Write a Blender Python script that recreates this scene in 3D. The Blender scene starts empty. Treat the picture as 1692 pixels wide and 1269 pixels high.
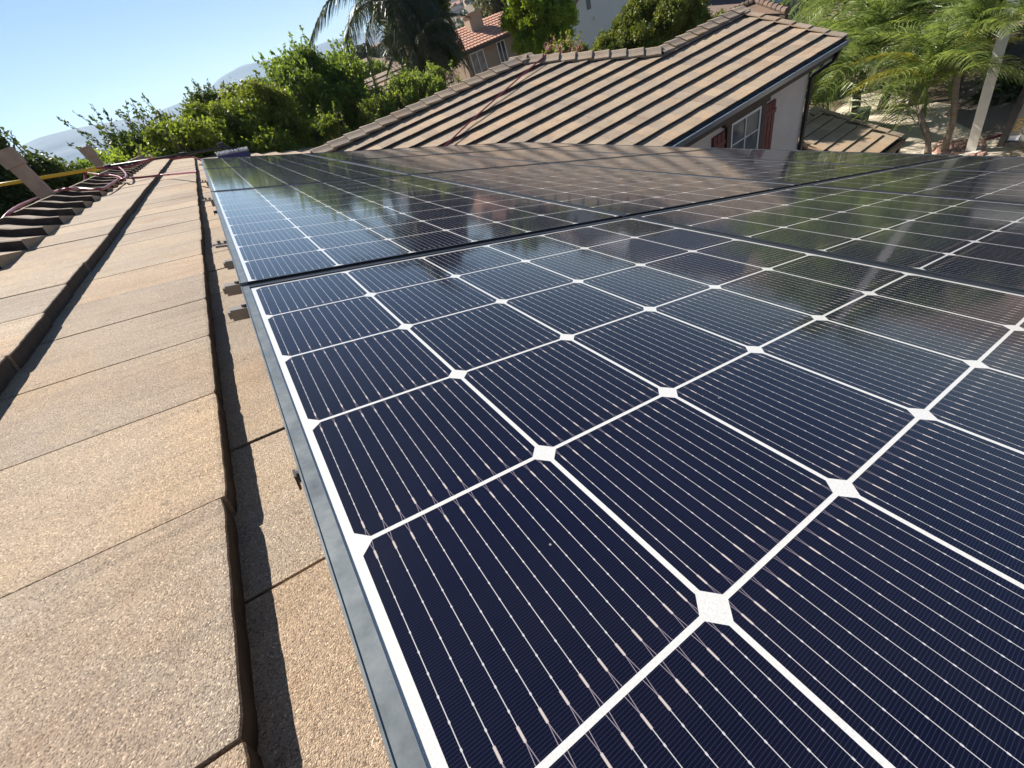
import bpy, bmesh, math, random
import numpy as np
from mathutils import Vector, Matrix
random.seed(7); rng = np.random.default_rng(11)
D = bpy.data
SC = bpy.context.scene
COL = SC.collection
R = math.radians
# ---------------------------------------------------------------- camera, sky, sun
CAMC = np.array([0.07284074, -0.86497001, 0.23128192])
W = np.array([[0.7821014533, -0.5645340508, 0.2638534104],
              [-0.5541075629, -0.4363094586, 0.7089420746],
              [-0.2851002025, -0.7006677970, -0.6540508487]])      # camera axes (right, down, forward) in world
FOC = 676.1
cam_d = D.cameras.new('camera'); cam = D.objects.new('camera', cam_d); COL.objects.link(cam)
cam_d.sensor_fit = 'HORIZONTAL'; cam_d.sensor_width = 36.0; cam_d.lens = 36.0 * FOC / 1692.0
cam_d.clip_start = 0.01; cam_d.clip_end = 20000
M = Matrix.Identity(4)
for i in range(3):
    M[i][0] = W[i][0]; M[i][1] = -W[i][1]; M[i][2] = -W[i][2]; M[i][3] = CAMC[i]
cam.matrix_world = M
SC.camera = cam
SUN_AZ, SUN_EL = -23.0, 42.0          # azimuth from +Y, clockwise
wd = D.worlds.new('World'); SC.world = wd; wd.use_nodes = True
nt = wd.node_tree; nt.nodes.clear()
sky = nt.nodes.new('ShaderNodeTexSky'); sky.sky_type = 'NISHITA'; sky.sun_disc = False
sky.sun_elevation = R(SUN_EL); sky.sun_rotation = R(SUN_AZ)
sky.air_density = 1.0; sky.dust_density = 0.1; sky.ozone_density = 4.0; sky.altitude = 1200
bg = nt.nodes.new('ShaderNodeBackground'); bg.inputs['Strength'].default_value = 0.05
wo = nt.nodes.new('ShaderNodeOutputWorld')
nt.links.new(sky.outputs[0], bg.inputs[0]); nt.links.new(bg.outputs[0], wo.inputs[0])
sd = D.lights.new('sun', 'SUN'); sd.energy = 5.0; sd.angle = R(0.53); sd.color = (1.0, 0.93, 0.83)
so = D.objects.new('sun', sd); COL.objects.link(so)
sv = Vector((math.cos(R(SUN_EL)) * math.sin(R(SUN_AZ)), math.cos(R(SUN_EL)) * math.cos(R(SUN_AZ)), math.sin(R(SUN_EL))))
so.rotation_euler = sv.to_track_quat('Z', 'Y').to_euler(); so.location = (-20, 30, 60)
SC.view_settings.view_transform = 'Standard'; SC.view_settings.look = 'None'
SC.view_settings.exposure = 1.0; SC.view_settings.gamma = 1.0; SC.view_settings.use_curve_mapping = False
try:
    SC.cycles.max_bounces = 8; SC.cycles.transparent_max_bounces = 12; SC.cycles.volume_bounces = 1
except Exception: pass

# ---------------------------------------------------------------- geometry of the place
AL = R(18.43); ca, sa = math.cos(AL), math.sin(AL)
U = np.array([ca, 0, -sa]); N = np.array([sa, 0, ca])
def ray(px, py):
    return W @ np.array([(px - 846.0) / FOC, (py - 634.5) / FOC, 1.0])
def hit(px, py, P0, n):
    d = ray(px, py); n = np.array(n, float)
    return CAMC + d * (((np.array(P0, float) - CAMC) @ n) / (d @ n))
def at_y(px, py, Y): return hit(px, py, (0, Y, 0), (0, 1, 0))
def at_z(px, py, Z): return hit(px, py, (0, 0, Z), (0, 0, 1))
def polar(az, el, d):
    a, e = R(az), R(el)
    return np.array([CAMC[0] + d * math.sin(a), CAMC[1] + d * math.cos(a), CAMC[2] + d * math.tan(e)])
def roof_pt(s, y, h):                 # s down the slope, h above the glass plane of the panels
    return U * s + np.array([0, y, 0]) + N * h
def on_roof(px, py, h): 
    P = hit(px, py, N * h, N); return (float(P @ U), float(P[1]))
WS = 0.843
def wp(x, y, z): return CAMC + WS * (np.array([x, y, z], float) - CAMC)
def proj(P):
    c = W.T @ (np.array(P, float) - CAMC)
    return (FOC * c[0] / c[2] + 846.0, FOC * c[1] / c[2] + 634.5, c[2])
GZ = -6.2                              # ground level

# ---------------------------------------------------------------- object helpers
def tag(o, label=None, cat=None, group=None, kind=None):
    if label: o['label'] = label
    if cat: o['category'] = cat
    if group: o['group'] = group
    if kind: o['kind'] = kind
    return o
def link(name, me, mat=None, parent=None):
    o = D.objects.new(name, me); COL.objects.link(o)
    if mat is not None and len(me.materials) == 0: me.materials.append(mat)
    if parent is not None: o.parent = parent
    return o
def empty(name, loc, rot=(0, 0, 0)):
    o = D.objects.new(name, None); COL.objects.link(o); o.location = loc; o.rotation_euler = rot
    o.empty_display_size = 0.2
    return o
class MB:
    def __init__(s): s.v = []; s.f = []
    def add(s, vs, fs):
        b = len(s.v); s.v += [tuple(map(float, p)) for p in vs]; s.f += [tuple(b + i for i in f) for f in fs]; return s
    def box(s, x0, x1, y0, y1, z0, z1):
        return s.add([(x0,y0,z0),(x1,y0,z0),(x1,y1,z0),(x0,y1,z0),(x0,y0,z1),(x1,y0,z1),(x1,y1,z1),(x0,y1,z1)],
              [(3,2,1,0),(4,5,6,7),(0,1,5,4),(1,2,6,5),(2,3,7,6),(3,0,4,7)])
    def bar(s, a, b, w, h, up=(0,0,1)):
        a, b, up = Vector(a), Vector(b), Vector(up)
        d = (b - a).normalized(); x = d.cross(up).normalized(); z = x.cross(d).normalized()
        c = [x*sx*w/2 + z*sz*h/2 for sx, sz in ((-1,-1),(1,-1),(1,1),(-1,1))]
        return s.add([a+q for q in c] + [b+q for q in c], [(3,2,1,0),(4,5,6,7),(0,1,5,4),(1,2,6,5),(2,3,7,6),(3,0,4,7)])
    def tube(s, pts, r, n=8, cap=True):
        pts = [Vector(p) for p in pts]; k = len(pts)
        rr = r if hasattr(r, '__len__') else [r]*k
        vs = []; ref = Vector((0, 0, 1))
        for i, p in enumerate(pts):
            d = (pts[min(i+1, k-1)] - pts[max(i-1, 0)]).normalized()
            if abs(d.dot(ref)) > 0.95: ref2 = Vector((1, 0, 0))
            else: ref2 = ref
            x = d.cross(ref2).normalized(); z = x.cross(d)
            for j in range(n):
                a = 2*math.pi*j/n; vs.append(p + (x*math.cos(a) + z*math.sin(a))*rr[i])
        fs = [(i*n+j, i*n+(j+1) % n, (i+1)*n+(j+1) % n, (i+1)*n+j) for i in range(k-1) for j in range(n)]
        if cap: fs += [tuple(range(n-1, -1, -1)), tuple((k-1)*n+j for j in range(n))]
        return s.add(vs, fs)
    def prism(s, poly, axis_vec, origin=(0,0,0)):        # closed polygon (3-D points) extruded along a vector
        a = Vector(axis_vec); p = [Vector(q) for q in poly]; n = len(p)
        return s.add(p + [q + a for q in p], [tuple(range(n-1,-1,-1)), tuple(range(n, 2*n))] + [(i, (i+1) % n, n+(i+1) % n, n+i) for i in range(n)])
    def mesh(s, name):
        me = D.meshes.new(name); me.from_pydata(s.v, [], s.f); me.update()
        bm = bmesh.new(); bm.from_mesh(me); bmesh.ops.recalc_face_normals(bm, faces=bm.faces); bm.to_mesh(me); bm.free()
        return me
    def build(s, name, mat, parent=None, smooth=False):
        me = s.mesh(name)
        if smooth: me.polygons.foreach_set('use_smooth', [True]*len(me.polygons))
        return link(name, me, mat, parent)
def np_quads(name, V, mat=None):                         # V: (n,4,3)
    n = len(V); me = D.meshes.new(name)
    me.vertices.add(n*4); me.vertices.foreach_set('co', V.reshape(-1).astype(np.float32))
    me.loops.add(n*4); me.loops.foreach_set('vertex_index', np.arange(n*4, dtype=np.int32))
    me.polygons.add(n); me.polygons.foreach_set('loop_start', np.arange(0, n*4, 4, dtype=np.int32))
    me.polygons.foreach_set('loop_total', np.full(n, 4, dtype=np.int32))
    me.update(calc_edges=True)
    if mat: me.materials.append(mat)
    return me

# ---------------------------------------------------------------- materials
class NT:
    def __init__(s, name):
        s.m = D.materials.new(name); s.m.use_nodes = True; s.t = s.m.node_tree
        s.b = s.t.nodes['Principled BSDF']; s.out = s.t.nodes['Material Output']
    def n(s, typ, **kw):
        nd = s.t.nodes.new(typ)
        for k, v in kw.items():
            if k.startswith('i_'): nd.inputs[k[2:].replace('_', ' ')].default_value = v
            else: setattr(nd, k, v)
        return nd
    def l(s, a, b): s.t.links.new(a, b)
    def math(s, op, a, b=None, c=None, clamp=False):
        nd = s.t.nodes.new('ShaderNodeMath'); nd.operation = op; nd.use_clamp = clamp
        for i, q in enumerate((a, b, c)):
            if q is None: continue
            if isinstance(q, (int, float)): nd.inputs[i].default_value = q
            else: s.l(q, nd.inputs[i])
        return nd.outputs[0]
    def mix(s, f, a, b):
        nd = s.t.nodes.new('ShaderNodeMix'); nd.data_type = 'RGBA'
        for i, q in ((0, f), (6, a), (7, b)):
            if isinstance(q, (int, float)): nd.inputs[i].default_value = q
            elif isinstance(q, tuple): nd.inputs[i].default_value = (*q, 1)
            else: s.l(q, nd.inputs[i])
        return nd.outputs[2]
    def ramp(s, f, stops):
        nd = s.t.nodes.new('ShaderNodeValToRGB'); e = nd.color_ramp.elements
        e[0].position = stops[0][0]; e[0].color = (*stops[0][1], 1); e[1].position = stops[-1][0]; e[1].color = (*stops[-1][1], 1)
        for p, c in stops[1:-1]: q = e.new(p); q.color = (*c, 1)
        s.l(f, nd.inputs[0]); return nd.outputs[0]
    def noise(s, vec, scale, detail=4, rough=0.55):
        nd = s.n('ShaderNodeTexNoise'); nd.inputs['Scale'].default_value = scale; nd.inputs['Detail'].default_value = detail
        nd.inputs['Roughness'].default_value = rough
        if vec is not None: s.l(vec, nd.inputs['Vector'])
        return nd.outputs[0]
    def bump(s, h, strength, dist):
        nd = s.n('ShaderNodeBump'); nd.inputs['Strength'].default_value = strength; nd.inputs['Distance'].default_value = dist
        s.l(h, nd.inputs['Height']); s.l(nd.outputs[0], s.b.inputs['Normal']); return nd
def coords(t, kind='Object'):
    return t.n('ShaderNodeTexCoord').outputs[kind]
def worldpos(t): return t.n('ShaderNodeNewGeometry').outputs['Position']
def plain(name, col, rough=0.6, metal=0.0, var=0.15, scale=8.0, bump=0.0, bdist=0.005, spec=0.5):
    t = NT(name); p = worldpos(t)
    f = t.noise(p, scale)
    a = tuple(c*(1-var) for c in col); b = tuple(min(1, c*(1+var)) for c in col)
    t.l(t.ramp(f, [(0.3, a), (0.7, b)]), t.b.inputs['Base Color'])
    t.b.inputs['Roughness'].default_value = rough; t.b.inputs['Metallic'].default_value = metal
    t.b.inputs['Specular IOR Level'].default_value = spec
    if bump: t.bump(t.noise(p, scale*12), bump, bdist)
    return t.m
def tile_material(name, base=(0.395, 0.325, 0.25), fine=True):
    t = NT(name); p = worldpos(t)
    big = t.noise(p, 1.7, 3); mid = t.noise(p, 9.0, 4, 0.6)
    oi = t.n('ShaderNodeObjectInfo')
    c1 = t.ramp(big, [(0.35, tuple(c*0.86 for c in base)), (0.5, base), (0.68, (base[0]*1.06, base[1]*0.98, base[2]*0.86))])
    grey = (base[0]*0.86, base[1]*0.93, base[2]*1.05)
    mp = t.n('ShaderNodeMapping'); mp.inputs['Scale'].default_value = (1.2, 7.0, 1.2); t.l(p, mp.inputs['Vector'])
    st = t.noise(mp.outputs[0], 2.2, 5, 0.65)
    c1 = t.mix(t.math('MULTIPLY', t.ramp(st, [(0.5, (0,0,0)), (0.72, (1,1,1))]), 0.45), c1, tuple(c*0.55 for c in base))
    wm_ = t.noise(p, 4.3, 4, 0.6)
    c1 = t.mix(t.math('MULTIPLY', t.ramp(wm_, [(0.52, (0,0,0)), (0.70, (1,1,1))]), 0.45), c1, (base[0]*0.72, base[1]*0.55, base[2]*0.42))
    sp_ = t.noise(p, 48.0, 2, 0.5)
    c1 = t.mix(t.math('MULTIPLY', t.ramp(sp_, [(0.70, (0,0,0)), (0.74, (1,1,1))]), 0.6), c1, tuple(c*0.35 for c in base))
    c2 = t.mix(t.math('MULTIPLY', t.ramp(mid, [(0.42, (0,0,0)), (0.62, (1,1,1))]), 0.3), c1, grey)
    tint = t.ramp(oi.outputs['Random'], [(0.0, (0.82,0.81,0.82)), (0.4, (0.96,0.96,0.97)), (0.7, (1.03,1.0,0.96)), (0.85, (1.08,1.0,0.93)), (1.0, (1.12,1.1,1.08))])
    mx = t.n('ShaderNodeMix', data_type='RGBA', blend_type='MULTIPLY'); mx.inputs[0].default_value = 1.0
    t.l(c2, mx.inputs[6]); t.l(tint, mx.inputs[7]); col = mx.outputs[2]
    if fine:
        vo = t.n('ShaderNodeTexVoronoi'); vo.inputs['Scale'].default_value = 780.0; t.l(p, vo.inputs['Vector'])
        sep = t.n('ShaderNodeSeparateColor'); t.l(vo.outputs['Color'], sep.inputs[0])
        g = t.ramp(sep.outputs[0], [(0.0, (0.42,0.38,0.36)), (0.25, (0.8,0.78,0.76)), (0.75, (1.08,1.06,1.02)), (0.93, (1.25,1.2,1.12)), (1.0, (2.0,1.95,1.85))])
        m2 = t.n('ShaderNodeMix', data_type='RGBA', blend_type='MULTIPLY'); m2.inputs[0].default_value = 1.0
        t.l(col, m2.inputs[6]); t.l(g, m2.inputs[7]); col = m2.outputs[2]
        h = t.math('ADD', t.math('MULTIPLY', vo.outputs['Distance'], -1.1), t.math('MULTIPLY', t.noise(p, 120, 3, 0.7), 0.9))
        h = t.math('ADD', h, t.math('MULTIPLY', t.noise(p, 28, 3), 1.6))
        t.bump(h, 0.55, 0.0013)
    else:
        t.bump(t.noise(p, 60, 3, 0.7), 0.6, 0.004)
    t.l(col, t.b.inputs['Base Color']); t.b.inputs['Roughness'].default_value = 0.85
    t.b.inputs['Specular IOR Level'].default_value = 0.3
    return t.m
MAT = {}
MAT['tile'] = tile_material('sand_concrete_tile')
MAT['tile_cap'] = tile_material('sand_concrete_cap', (0.35, 0.295, 0.235))
MAT['butt'] = plain('painted_shade_tile_edge', (0.05, 0.037, 0.03), 0.9, 0, 0.4, 30, 0.6, 0.003)  # butt faces coloured near-black: painted shade that merges with the cast shadow bands
MAT['deck'] = plain('roof_underlay', (0.05, 0.045, 0.04), 0.9)
def cell_material():
    t = NT('mono_cell'); co = coords(t, 'Object')
    sx = t.n('ShaderNodeSeparateXYZ'); t.l(co, sx.inputs[0]); x, y = sx.outputs[0], sx.outputs[1]
    fl = t.noise(worldpos(t), 3.0, 2)
    base = t.ramp(fl, [(0.3, (0.0012, 0.0016, 0.009)), (0.7, (0.0018, 0.0028, 0.015))])
    # fine silver fingers printed across the cell, every 1.6 mm
    fg = t.math('ABSOLUTE', t.math('SUBTRACT', t.math('FRACT', t.math('DIVIDE', y, 0.0016)), 0.5))
    fmask = t.math('MULTIPLY', t.math('LESS_THAN', fg, 0.085), 0.4)
    col = t.mix(fmask, base, (0.034, 0.04, 0.085))
    # twelve round wires running along the panel
    P = 0.0131
    xx = t.math('ADD', t.math('DIVIDE', x, P), 0.0)
    wx = t.math('MULTIPLY', t.math('ABSOLUTE', t.math('SUBTRACT', t.math('FRACT', xx), 0.5)), P)
    inside = t.math('LESS_THAN', t.math('ABSOLUTE', x), 6*P)
    ay = t.math('ABSOLUTE', y)
    wv = t.noise(co, 60.0, 1)
    w0 = t.math('MULTIPLY', t.math('LESS_THAN', wx, 0.00023), t.math('LESS_THAN', ay, 0.071))
    pad = t.math('ABSOLUTE', t.math('SUBTRACT', t.math('FRACT', t.math('DIVIDE', y, 0.0125)), 0.5))
    dot = t.math('MULTIPLY', t.math('LESS_THAN', wx, 0.00050), t.math('MULTIPLY', t.math('LESS_THAN', pad, 0.055), t.math('LESS_THAN', ay, 0.068)))
    endp = t.math('MULTIPLY', t.math('LESS_THAN', wx, 0.00072), t.math('MULTIPLY', t.math('GREATER_THAN', ay, 0.0635), t.math('LESS_THAN', ay, 0.0705)))
    fork = t.math('MULTIPLY', t.math('LESS_THAN', t.math('ABSOLUTE', t.math('SUBTRACT', wx, t.math('MULTIPLY', t.math('SUBTRACT', ay, 0.0700), 0.115))), 0.0002), t.math('GREATER_THAN', ay, 0.0705))
    m1 = t.math('MULTIPLY', t.math('MAXIMUM', w0, dot), inside, clamp=True)
    col = t.mix(t.math('MULTIPLY', m1, 0.95), col, (0.5, 0.49, 0.5))
    m2 = t.math('MULTIPLY', endp, inside)
    col = t.mix(t.math('MULTIPLY', m2, 0.75), col, (0.52, 0.45, 0.42))
    m3 = t.math('MULTIPLY', fork, inside)
    col = t.mix(t.math('MULTIPLY', m3, 0.55), col, (0.42, 0.36, 0.40))
    # dark blue rim of the wafer
    pos = worldpos(t)
    dz = t.math('MULTIPLY', t.ramp(t.noise(pos, 5.0, 6, 0.7), [(0.4, (0,0,0)), (0.8, (1,1,1))]), 0.016)
    col = t.mix(dz, col, (0.30, 0.26, 0.22))
    spk = t.n('ShaderNodeTexVoronoi'); spk.inputs['Scale'].default_value = 55.0; t.l(pos, spk.inputs['Vector'])
    sc_ = t.n('ShaderNodeSeparateColor'); t.l(spk.outputs['Color'], sc_.inputs[0])
    sm = t.math('MULTIPLY', t.math('LESS_THAN', spk.outputs['Distance'], t.math('MULTIPLY', sc_.outputs[1], 0.055)), t.math('GREATER_THAN', sc_.outputs[0], 0.72))
    col = t.mix(t.math('MULTIPLY', sm, 0.5), col, (0.5, 0.46, 0.42))
    t.l(col, t.b.inputs['Base Color'])
    t.b.inputs['Roughness'].default_value = 0.5
    t.b.inputs['Specular IOR Level'].default_value = 0.04
    t.b.inputs['Coat Weight'].default_value = 1.0; t.b.inputs['Coat IOR'].default_value = 1.36
    dust = t.noise(worldpos(t), 7.0, 5, 0.6)
    rr = t.ramp(dust, [(0.3, (0.045,)*3), (0.75, (0.10,)*3)])
    t.l(rr, t.b.inputs['Coat Roughness'])
    nb = t.n('ShaderNodeBump'); nb.inputs['Strength'].default_value = 0.35; nb.inputs['Distance'].default_value = 0.00035
    t.l(t.noise(worldpos(t), 38.0, 2), nb.inputs['Height']); t.l(nb.outputs[0], t.b.inputs['Coat Normal'])
    return t.m
MAT['cell'] = cell_material()
def backsheet_material():
    t = NT('white_backsheet'); p = worldpos(t)
    f = t.noise(p, 900, 2)
    t.l(t.ramp(f, [(0.38, (0.54, 0.535, 0.52)), (0.6, (0.63, 0.625, 0.605))]), t.b.inputs['Base Color'])
    t.b.inputs['Roughness'].default_value = 0.6
    t.b.inputs['Coat Weight'].default_value = 1.0; t.b.inputs['Coat IOR'].default_value = 1.36; t.b.inputs['Coat Roughness'].default_value = 0.05
    return t.m
MAT['backsheet'] = backsheet_material()
def frame_material():
    t = NT('anodised_frame'); p = worldpos(t)
    f = t.noise(p, 45, 5, 0.65)
    t.l(t.ramp(f, [(0.3, (0.035, 0.04, 0.05)), (0.7, (0.06, 0.066, 0.078))]), t.b.inputs['Base Color'])
    t.b.inputs['Metallic'].default_value = 0.75
    t.l(t.ramp(t.noise(p, 20, 4), [(0.3, (0.36,)*3), (0.7, (0.52,)*3)]), t.b.inputs['Roughness'])
    return t.m
MAT['frame'] = frame_material()
def trim_material():
    t = NT('pale_grey_trim'); p = worldpos(t)
    t.l(t.ramp(t.noise(p, 60, 5, 0.7), [(0.3, (0.115, 0.135, 0.145)), (0.7, (0.20, 0.22, 0.228))]), t.b.inputs['Base Color'])
    t.b.inputs['Metallic'].default_value = 0.6
    t.l(t.ramp(t.noise(p, 25, 4), [(0.3, (0.38,)*3), (0.7, (0.55,)*3)]), t.b.inputs['Roughness'])
    return t.m
MAT['trim'] = trim_material()  # left frame edge of the first column, paler than the other frame sides
MAT['frame_side'] = plain('frame_side', (0.05, 0.055, 0.065), 0.4, 0.7)
MAT['alu'] = plain('galvanised_steel', (0.27, 0.24, 0.21), 0.45, 0.6, 0.12, 60)
MAT['black'] = plain('black_plastic', (0.018, 0.018, 0.02), 0.45, 0, 0.1)
MAT['red_hose'] = plain('red_hose', (0.23, 0.022, 0.045), 0.33, 0, 0.15, 30)
MAT['yellow'] = plain('yellow_pole', (0.72, 0.42, 0.02), 0.3, 0, 0.06, 20)
MAT['blue'] = plain('blue_brush', (0.015, 0.03, 0.16), 0.4)
MAT['bristle'] = plain('grey_bristle', (0.42, 0.44, 0.48), 0.8, 0, 0.25, 80)
MAT['post'] = plain('tan_post', (0.33, 0.245, 0.175), 0.75, 0, 0.16, 14, 0.4)
MAT['stucco'] = plain('pale_stucco', (0.62, 0.55, 0.47), 0.9, 0, 0.05, 3, 0.5, 0.004)
MAT['fascia'] = plain('dark_brown_wood', (0.055, 0.036, 0.026), 0.6, 0, 0.2, 6)
MAT['gutter'] = plain('gutter_metal', (0.19, 0.235, 0.29), 0.35, 0.3, 0.1, 5)
MAT['downspout'] = plain('downspout_metal', (0.022, 0.018, 0.017), 0.4, 0.2)
MAT['shutter'] = plain('red_shutter', (0.17, 0.042, 0.035), 0.65, 0, 0.12, 9)
MAT['white_trim'] = plain('white_trim', (0.72, 0.72, 0.70), 0.5, 0, 0.04)
def window_glass():
    t = NT('window_glass'); p = worldpos(t)
    t.l(t.ramp(t.noise(p, 2.2, 2), [(0.35, (0.06, 0.07, 0.075)), (0.65, (0.20, 0.215, 0.21))]), t.b.inputs['Base Color'])
    t.b.inputs['Roughness'].default_value = 0.06; t.b.inputs['Specular IOR Level'].default_value = 0.8
    return t.m
MAT['pane'] = window_glass()
MAT['dark_pane'] = plain('dark_pane', (0.03, 0.022, 0.02), 0.08, 0, 0.3, 3)
MAT['white_pole'] = plain('cream_pole', (0.72, 0.69, 0.62), 0.6, 0, 0.05, 5)
MAT['concrete'] = plain('pale_concrete', (0.62, 0.54, 0.43), 0.9, 0, 0.12, 0.7, 0.4, 0.01)
MAT['asphalt'] = plain('asphalt', (0.24, 0.19, 0.165), 0.9, 0, 0.10, 1.5, 0.5, 0.01)
MAT['rock'] = plain('pink_rock', (0.42, 0.27, 0.22), 0.9, 0, 0.3, 3, 0.5, 0.02)
MAT['wall_tan'] = plain('tan_wall', (0.36, 0.265, 0.19), 0.9, 0, 0.05, 1.2)
MAT['wall_white'] = plain('pale_sage_wall', (0.56, 0.60, 0.57), 0.9, 0, 0.03, 1.0)
MAT['wall_blue'] = plain('pale_blue_wall', (0.50, 0.55, 0.60), 0.9, 0, 0.03, 1.0)
MAT['terracotta'] = tile_material('terracotta', (0.46, 0.265, 0.20), False)
MAT['brown_barrel'] = tile_material('brown_barrel', (0.17, 0.125, 0.10), False)
MAT['shingle'] = plain('dark_shingle', (0.075, 0.06, 0.06), 0.9, 0, 0.3, 4)
MAT['chimney'] = plain('tan_chimney', (0.40, 0.30, 0.21), 0.9, 0, 0.08, 4)
MAT['bark'] = plain('grey_bark', (0.12, 0.095, 0.07), 0.9, 0, 0.3, 12, 0.8, 0.01)
MAT['palm_bark'] = plain('palm_trunk', (0.20, 0.165, 0.125), 0.9, 0, 0.3, 9, 0.8, 0.01)
MAT['trailer'] = plain('grey_trailer', (0.25, 0.245, 0.215), 0.45, 0, 0.04)
MAT['letter_yellow'] = plain('yellow_letter', (0.80, 0.50, 0.03), 0.5, 0, 0.03)
MAT['letter_dark'] = plain('dark_letter', (0.05, 0.05, 0.05), 0.5, 0, 0.03)
MAT['white'] = plain('white_label', (0.75, 0.77, 0.80), 0.5, 0, 0.05, 20)
MAT['utility'] = plain('slate_box', (0.10, 0.12, 0.13), 0.5)
def leaf_material(name, dark, light, trans=0.35, rough=0.5, scale=1.6, spec=0.35):
    t = NT(name); p = worldpos(t)
    f = t.noise(p, scale, 3); f2 = t.noise(p, scale*14, 1)
    v = t.math('ADD', t.math('MULTIPLY', f, 0.55), t.math('MULTIPLY', f2, 0.45))
    c = t.ramp(v, [(0.36, dark), (0.5, tuple((a+b)/2 for a, b in zip(dark, light))), (0.66, light)])
    t.l(c, t.b.inputs['Base Color']); t.b.inputs['Roughness'].default_value = rough
    t.b.inputs['Specular IOR Level'].default_value = spec
    tr = t.n('ShaderNodeBsdfTranslucent'); mixs = t.n('ShaderNodeMixShader'); mixs.inputs[0].default_value = trans
    br = t.n('ShaderNodeMix', data_type='RGBA', blend_type='MULTIPLY'); br.inputs[0].default_value = 1
    t.l(c, br.inputs[6]); br.inputs[7].default_value = (1.5, 1.5, 0.8, 1)
    t.l(br.outputs[2], tr.inputs[0]); t.l(t.b.outputs[0], mixs.inputs[1]); t.l(tr.outputs[0], mixs.inputs[2])
    t.l(mixs.outputs[0], t.out.inputs['Surface'])
    return t.m
LEAF = {
 'bright': leaf_material('leaf_bright', (0.075, 0.115, 0.018), (0.25, 0.30, 0.05), 0.45),
 'mid': leaf_material('leaf_mid', (0.065, 0.115, 0.024), (0.23, 0.30, 0.06), 0.55),
 'dark': leaf_material('leaf_dark', (0.032, 0.055, 0.016), (0.11, 0.15, 0.04)),
 'olive': leaf_material('leaf_olive', (0.08, 0.11, 0.022), (0.25, 0.28, 0.05), 0.45),
 'lime': leaf_material('leaf_lime', (0.11, 0.17, 0.018), (0.34, 0.42, 0.05), 0.5),
 'shrub': leaf_material('leaf_shrub', (0.10, 0.15, 0.03), (0.30, 0.36, 0.09), 0.5),
 'box': leaf_material('leaf_box', (0.06, 0.085, 0.016), (0.25, 0.27, 0.05)),
 'palm': leaf_material('leaf_palm', (0.075, 0.12, 0.035), (0.30, 0.37, 0.12), 0.45, 0.4, 3.0, 0.6),
 'palm_dark': leaf_material('leaf_palm_dark', (0.022, 0.034, 0.014), (0.07, 0.085, 0.035), 0.2, 0.4, 3.0, 0.5),
 'palm_yellow': leaf_material('leaf_palm_yellow', (0.15, 0.17, 0.02), (0.40, 0.36, 0.07), 0.35, 0.4, 3.0, 0.5),
 'grey': leaf_material('leaf_grey', (0.06, 0.075, 0.045), (0.14, 0.155, 0.09)),
 'far': leaf_material('leaf_far', (0.04, 0.055, 0.03), (0.09, 0.10, 0.05), 0.2),
 'pink': leaf_material('petal_pink', (0.50, 0.22, 0.26), (0.75, 0.42, 0.48), 0.3, 0.6, 9.0),
 'rust': leaf_material('leaf_rust', (0.16, 0.07, 0.02), (0.30, 0.16, 0.03)),
}

# ---------------------------------------------------------------- terrain
def smooth(a, b, x):
    t = min(1, max(0, (x-a)/(b-a))); return t*t*(3-2*t)
# the one ground sheet: yard, street, valley floor, foothill with the town
def terrain():
    azs = []; a = -180.0
    while a < 180:
        azs.append(a); a += 1.5 if -30 <= a < 90 else 6
    rs = [0, 8, 14, 20, 30, 45, 60, 80, 100, 130, 160, 200, 240, 280, 330, 380, 440, 500, 560, 620, 680, 740, 800, 900, 1100, 1500, 2500, 4400]
    crest = [(-30, -2.0), (-14, -1.2), (8, -0.7), (14, -0.1), (18, 0.15), (20.2, 0.35), (24, 0.7), (29, 1.2), (32, 1.15), (36, 1.0), (45, 1.2), (70, 0.2), (90, -1)]
    def cel(a):
        if a <= -30 or a >= 90: return -1.5
        for (a0, e0), (a1, e1) in zip(crest, crest[1:]):
            if a0 <= a <= a1: return e0 + (e1-e0)*(a-a0)/(a1-a0)
        return -1.5
    vs = []; fs = []
    for r in rs:
        for a in azs:
            zc = CAMC[2] + 680*math.tan(R(cel(a)))
            z = GZ + (zc-GZ)*smooth(90, 680, r)
            if r > 700: z -= (r-700)*0.02 if r < 1500 else 16
            if 45 < r: z += (math.sin(a*1.7+r*0.013)+math.sin(a*0.53-r*0.021))*min(3.0, r*0.004)
            vs.append((CAMC[0]+r*math.sin(R(a)), CAMC[1]+r*math.cos(R(a)), z))
    n = len(azs)
    for i in range(len(rs)-1):
        for j in range(n):
            fs.append((i*n+j, i*n+(j+1) % n, (i+1)*n+(j+1) % n, (i+1)*n+j))
    t = NT('dry_ground'); p = worldpos(t)
    c = t.ramp(t.noise(p, 0.02, 6, 0.65), [(0.35, (0.11, 0.10, 0.055)), (0.5, (0.21, 0.155, 0.105)), (0.68, (0.30, 0.215, 0.15))])
    c = t.mix(t.math('MULTIPLY', t.noise(p, 0.5, 5), 0.5), c, (0.16, 0.12, 0.085))
    t.l(c, t.b.inputs['Base Color']); t.b.inputs['Roughness'].default_value = 0.95
    t.bump(t.noise(p, 1.5, 4), 0.5, 0.1)
    mb = MB(); mb.add(vs, fs); o = mb.build('ground', t.m, smooth=True)
    tag(o, 'dry ground and foothill sheet running out to the mountains', 'ground', kind='structure')
    def hz(az, r):
        zc = CAMC[2] + 680*math.tan(R(cel(az)))
        z = GZ + (zc-GZ)*smooth(90, 680, r)
        if 45 < r: z += (math.sin(az*1.7+r*0.013)+math.sin(az*0.53-r*0.021))*min(3.0, r*0.004)
        return z
    return hz
ground_h = terrain()
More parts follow.
